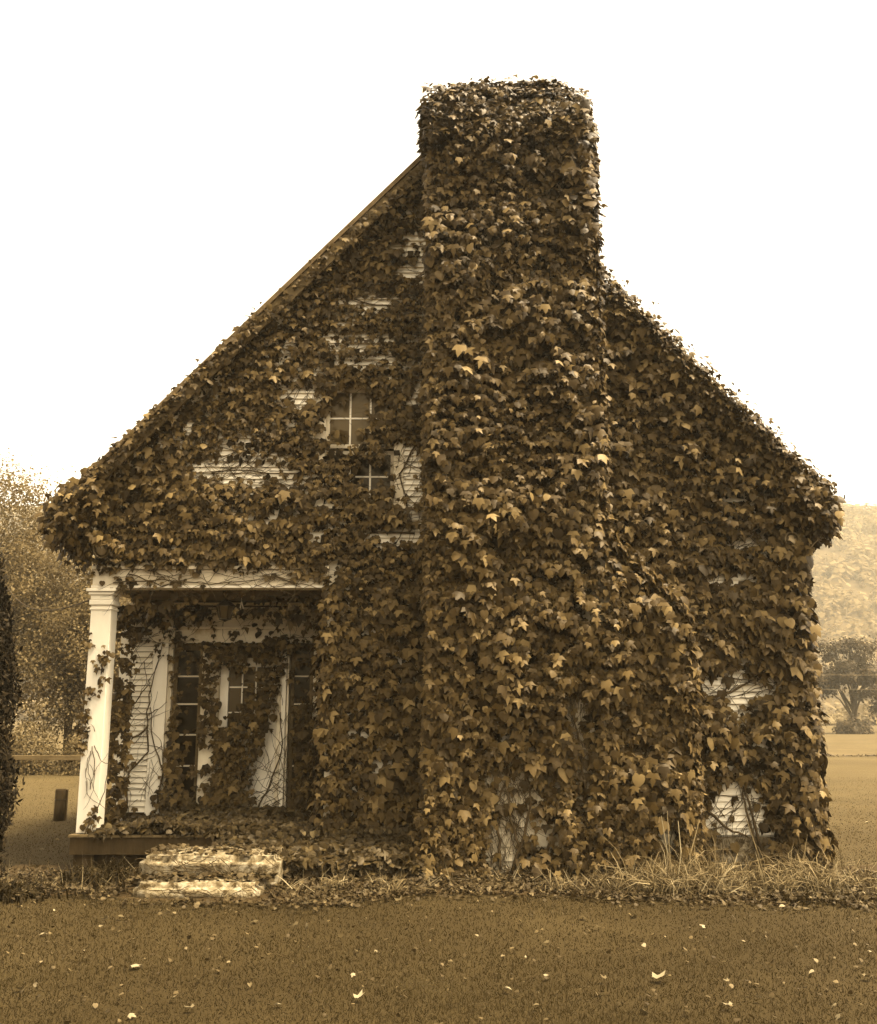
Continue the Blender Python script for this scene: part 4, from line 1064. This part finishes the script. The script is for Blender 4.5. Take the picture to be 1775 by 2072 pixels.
gx, gy = gx[ok], gy[ok]
a, b = lawn_points(9000, -6.5, 6.5, 2.6, 4.6); gx = np.concatenate([gx, a]); gy = np.concatenate([gy, b])
patch = vnoise(gx*.8, gy*1.5, 31)*.6 + vnoise(gx*3, gy*5, 32)*.32 + vnoise(gx*12, gy*16, 33)*.12
sel = rng.random(len(gx)) < .45+.7*patch
gx, gy, patch = gx[sel], gy[sel], patch[sel]
dist = np.clip(gy/7., .7, 2.2)
h = rng.uniform(.012, .030, len(gx))*(.6+.8*patch)*np.where(gy > 11, .75, 1)
wd = rng.uniform(.0025, .0048, len(gx))*dist
blades('grass', gx, gy, np.zeros(len(gx)), h, wd, np.clip(rng.beta(3, 4, len(gx))*.9+1.1*(patch-.55)+(rng.random(len(gx)) > .96)*.45+.35*np.clip((gy-11)/10, 0, 1), 0, 1), M['grass'], 1.5, 'short mown grass of the front lawn', 'grass')  # tone rises with distance: grazing-view brightness put into the blades
# rough grass and weeds in the bed
n = 9000
x = rng.uniform(-4.6, 6.2, n); y = 8.75+rng.beta(1.5, 1.6, n)*1.75
dn = np.clip(2.2*vnoise(x*1.7, y*2.2, 41)-.7, .03, 1); sel = (rng.random(n) < dn) & (y > bed_edge(x)) & ~((x > -2.9) & (x < -1.4) & (y > 9.0))
x, y = x[sel], y[sel]; n = len(x)
blades('weeds', x, y, np.full(n, .01), rng.uniform(.04, .16, n)*(.5+.8*vnoise(x*2, y*2, 43)), rng.uniform(.006, .014, n), rng.random(n)*.8, M['grass'], 1.3, 'rough weeds and grass along the house foot', 'weeds', None, 'stuff', ARCS)
cx_, cy_, cn_, ch_ = [], [], [], []
for k in range(85):
    u = random.random()
    if u < .5: q = (random.gauss(2.45, .45), random.uniform(9.3, 9.95))
    elif u < .72: q = (random.gauss(3.4, .4), random.uniform(9.4, 10.2))
    elif u < .88: q = (random.uniform(3.9, 6.0), random.uniform(9.3, 10.6))
    else: q = (random.uniform(-1.4, 1.2), random.uniform(9.3, 9.8))
    m_ = random.randint(12, 46); cx_ += [q[0]]*m_; cy_ += [q[1]]*m_; ch_ += [random.uniform(.5, 1.15)*(1 if q[0] > 1.4 else .5)]*m_
x = np.array(cx_)+rng.normal(0, .05, len(cx_)); y = np.array(cy_)+rng.normal(0, .05, len(cx_))
blades('dry_grass', x, y, np.full(len(x), .01), rng.uniform(.14, .48, len(x))*np.array(ch_), rng.uniform(.006, .012, len(x)), np.clip(rng.beta(1.6, 3, len(x)), 0, 1), M['dry'], 1.0, 'tangle of dry grass along the house foot at right', 'dry grass', None, 'stuff', ARCS)
n = 18000
x = rng.uniform(-4.7, 6.2, n); y = 8.4+rng.beta(1.5, 1.5, n)*2.0
edge = bed_edge(x)-.35+.45*rng.random(n)**.6; sel = (y > edge) & ~((x > -2.8) & (x < -1.5) & (y > 8.98))
x, y = x[sel], y[sel]; n = len(x)
P = np.column_stack([x, y, .02+.07*rng.random(n)*vnoise(x*3, y*3, 52)+.03*(y-8.9)])
mess = mass('leaf_litter', SMALL_T+[CURL_T[0]], P, frames(UP+rng.normal(0, .45, (n, 3)), rng.normal(0, 1, (n, 3))), rng.uniform(.02, .05, n), rng.beta(1.2, 2.6, n), M['litter'])
tag(mess, 'brown leaf litter and ground cover at the house foot', 'leaf litter', None, 'stuff')
n = 1500
x = rng.uniform(-4.5, 6.2, n); y = 8.7+1.6*rng.random(n); sel = (y > bed_edge(x)) & ~((x > -2.85) & (x < -1.4) & (y > 9.1)); x, y = x[sel], y[sel]; n = len(x)
blades('twigs', x, y, rng.uniform(.03, .08, n), rng.uniform(.06, .24, n), rng.uniform(.004, .008, n), rng.random(n), M['dry'], 4.0, 'dry twigs and straw lying over the house foot litter', 'twigs')
n = 1100
x = rng.uniform(-5.5, 5.5, n); y = 4.8+4.2*rng.random(n)
tag(mass('lawn_litter', SMALL_T, np.column_stack([x, y, .018+.02*rng.random(n)]), frames(UP+rng.normal(0, .5, (n, 3)), rng.normal(0, 1, (n, 3))), rng.uniform(.012, .035, n), rng.beta(1.4, 1.6, n), M['litter']), 'tiny leaf fragments strewn through the lawn', 'leaf litter', None, 'stuff')
# leaves lodged on the stone steps
n = 700
x = rng.uniform(-2.75, -1.5, n); top = rng.random(n) < .35
P = np.column_stack([x, np.where(top, rng.uniform(9.66, 10.3, n), 9.6-.28*rng.random(n)**2), np.where(top, .30, .125)+rng.random(n)*.035])
tag(mass('step_litter', SMALL_T, P, frames(UP+rng.normal(0, .4, (n, 3)), rng.normal(0, 1, (n, 3))), rng.uniform(.03, .07, n), rng.beta(1.5, 3, n), M['litter']), 'dead leaves lodged on the stone steps', 'leaf litter', None, 'stuff')

# dry stalks, each a thing
ST = [((1690,1745),(1722,1840)),((1705,1760),(1735,1845)),((1633,1782),(1652,1850)),((1655,1790),(1690,1850)),((1560,1785),(1580,1822)),((1578,1865),(1590,1905)),((1608,1812),(1622,1830)),((1790,1830),(1760,1800)),((1338,1650),(1362,1840)),((1350,1640),(1372,1790)),((1372,1660),(1378,1800)),((1508,1650),(1560,1790)),((1415,1660),(1385,1800)),((1500,1805),(1570,1840)),((1400,1860),(1490,1885)),((1440,1872),(1520,1880)),((560,1770),(590,1800))]
ORD = ['leftmost','second from the left','third from the left','fourth from the left','fifth from the left','sixth from the left','seventh from the left','eighth from the left','ninth from the left','tenth from the left','eleventh from the left','twelfth from the left','thirteenth from the left','fourteenth from the left','fifteenth from the left','sixteenth from the left','seventeenth from the left','eighteenth from the left','nineteenth from the left','twentieth from the left']
STL = [''] * len(ST)
for r_, k in enumerate(sorted(range(len(ST)), key=lambda q: ST[q][0][0])):
    lng = math.dist(*ST[k]); STL[k] = ('tall' if lng > 110 else 'medium' if lng > 50 else 'short') + ' dry stalk at the house foot, ' + ORD[r_] + ' of all stalks'
for k, (a, b) in enumerate(ST):
    p = at(*a, 9.35+.25*random.random()); g0 = at(*b, 9.2)
    g0 = Vector((g0.x, 9.25+.2*random.random(), max(.02, min(.12, g0.z))))
    p.z = max(p.z, .05)
    mid_ = p.lerp(g0, .5)+Vector((random.uniform(-.03,.03), random.uniform(-.04,.0), random.uniform(.0,.03)))
    me = MB().tube([g0, mid_, p], [.0055,.005,.003], 6).mesh('dry_stalk')
    at_ = me.attributes.new('rnd', 'FLOAT', 'POINT'); at_.data.foreach_set('value', np.full(len(me.vertices), random.uniform(.6, 1.0), np.float32))
    tag(link('dry_stalk', me, M['dry']), STL[k], 'stalk', 'dry stalks along the house foot')

# a low clump of plants by the left corner
lp = empty('leafy_clump', (-3.85, 9.2, 0), 'low dark leafy clump on the lawn left of the porch', 'plant')
n = 420; x = rng.normal(-3.85, .17, n); y = rng.normal(9.25, .14, n)
blades('leaves', x, y, np.full(n, .0), rng.uniform(.07, .2, n), rng.uniform(.012, .022, n), rng.random(n)*.35, M['grass'], .7, None, None, lp, None, ARCS)
n = 300; x = rng.normal(-3.25, .2, n); y = rng.normal(9.9, .2, n)
lq = empty('leafy_clump', (-3.25, 9.9, 0), 'tuft of arching blades before the dark porch foundation', 'plant')
blades('leaves', x, y, np.full(n, .0), rng.uniform(.12, .3, n), rng.uniform(.012, .022, n), rng.random(n)*.5, M['grass'], .6, None, None, lq, None, ARCS)

# fallen leaves on the lawn, each a thing
FL = [(265,1962,.15,'large pale fallen leaf lying flat on the lawn below the steps'),(1330,1990,.17,'largest pale leaf, upturned, on the lawn below the chimney right side'),(725,2030,.12,'dull tan leaf lying at the lawn bottom left of centre'),
      (1180,1862,.12,None),(1283,1858,.12,None),(1212,1882,.09,None),(920,1938,.07,None),(915,1955,.06,None),(405,1990,.1,None),(42,2008,.12,None),(90,1895,.1,None),(1022,2010,.09,None),(1105,1985,.09,None),
      (1090,2045,.07,None),(388,2050,.1,None),(350,2028,.07,None),(262,2062,.08,None),(1750,1985,.11,None),(1648,1975,.08,None),(1690,2040,.07,None),(1225,1990,.07,None),(1475,1995,.06,None),(1700,2062,.12,None),(1300,2052,.1,None),
      (1395,2055,.1,None),(1480,2045,.09,None),(810,1828,.14,'pale leaf on the weeds near the centre of the house foot'),(670,1775,.12,'pale leaf lodged in the weeds right of the upper step'),(520,1868,.11,None),(212,1868,.12,None),(598,1872,.11,None),(240,1862,.09,None),(690,1905,.09,None),(1290,1905,.08,None),(560,1845,.07,None),
      (715,1978,.06,None),(505,2000,.06,None),(155,1948,.06,None),(200,1880,.06,None),(820,2015,.07,None),(620,1925,.06,None),(1110,1915,.08,None),(1540,2030,.07,None),(560,2040,.08,None),(760,1930,.05,None),(940,1990,.05,None),(1420,1880,.09,None),(1640,1800,.12,'pale leaf lodged among dry stalks right of the ivy wall'),
      (86,1720,.10,None),(118,1700,.09,None),(1752,1665,.10,None)]
pale = single_leaf_meshes('fallen_leaf', CURL_T, M['pale_leaf'], (.0,.25,.45,.65,.85,1.0))
FLL = {}
for lo, hi, where in ((0,1760,'on the lawn beside the house'),(1760,1900,'along the upper lawn edge below the weeds'),(1900,1960,'across the upper middle lawn'),(1960,2005,'across the lower middle lawn'),(2005,2080,'along the bottom edge of the lawn')):
    row = sorted([q for q in FL if lo <= q[1] < hi and q[3] is None], key=lambda q: q[0])
    for r_, q in enumerate(row): FLL[q[:2]] = 'pale fallen leaf ' + where + ', ' + ORD[r_]
for px, py, s_, lab in FL:
    g0 = ground_at(px, py)
    o = bpy.data.objects.new('fallen_leaf', random.choice(pale)); col.objects.link(o)
    o.location = (g0.x, g0.y, .03 + (.06 if g0.y > 9 and g0.y < 10 else 0)); o.scale = (s_*.47,)*3
    o.rotation_euler = (random.uniform(-.35, .45), random.uniform(-.4, .4), random.uniform(0, 6.28))
    tag(o, lab or FLL[(px, py)], 'leaf', 'fallen leaves on the lawn')

# ------------------------------------------------------------------ haze
hz = MB().box(-560, 660, -70, 640, -3.0, 150).build('haze', None)
hm = bpy.data.materials.new('haze_air'); hm.use_nodes = True
hn, hl = hm.node_tree.nodes, hm.node_tree.links
hn.remove(hn['Principled BSDF'])
pv = hn.new('ShaderNodeVolumePrincipled')
pv.inputs['Color'].default_value = (1.0, .90, .68, 1)
pv.inputs['Density'].default_value = 0.0007
pv.inputs['Anisotropy'].default_value = 0.2
hl.new(pv.outputs[0], hn['Material Output'].inputs['Volume'])
hz.data.materials.append(hm)
tag(hz, kind='stuff')

# warm-toned gloss throughout
for m_ in bpy.data.materials:
    for nd in m_.node_tree.nodes:
        if nd.type == 'BSDF_PRINCIPLED': nd.inputs['Specular Tint'].default_value = (1.0, .80, .50, 1)
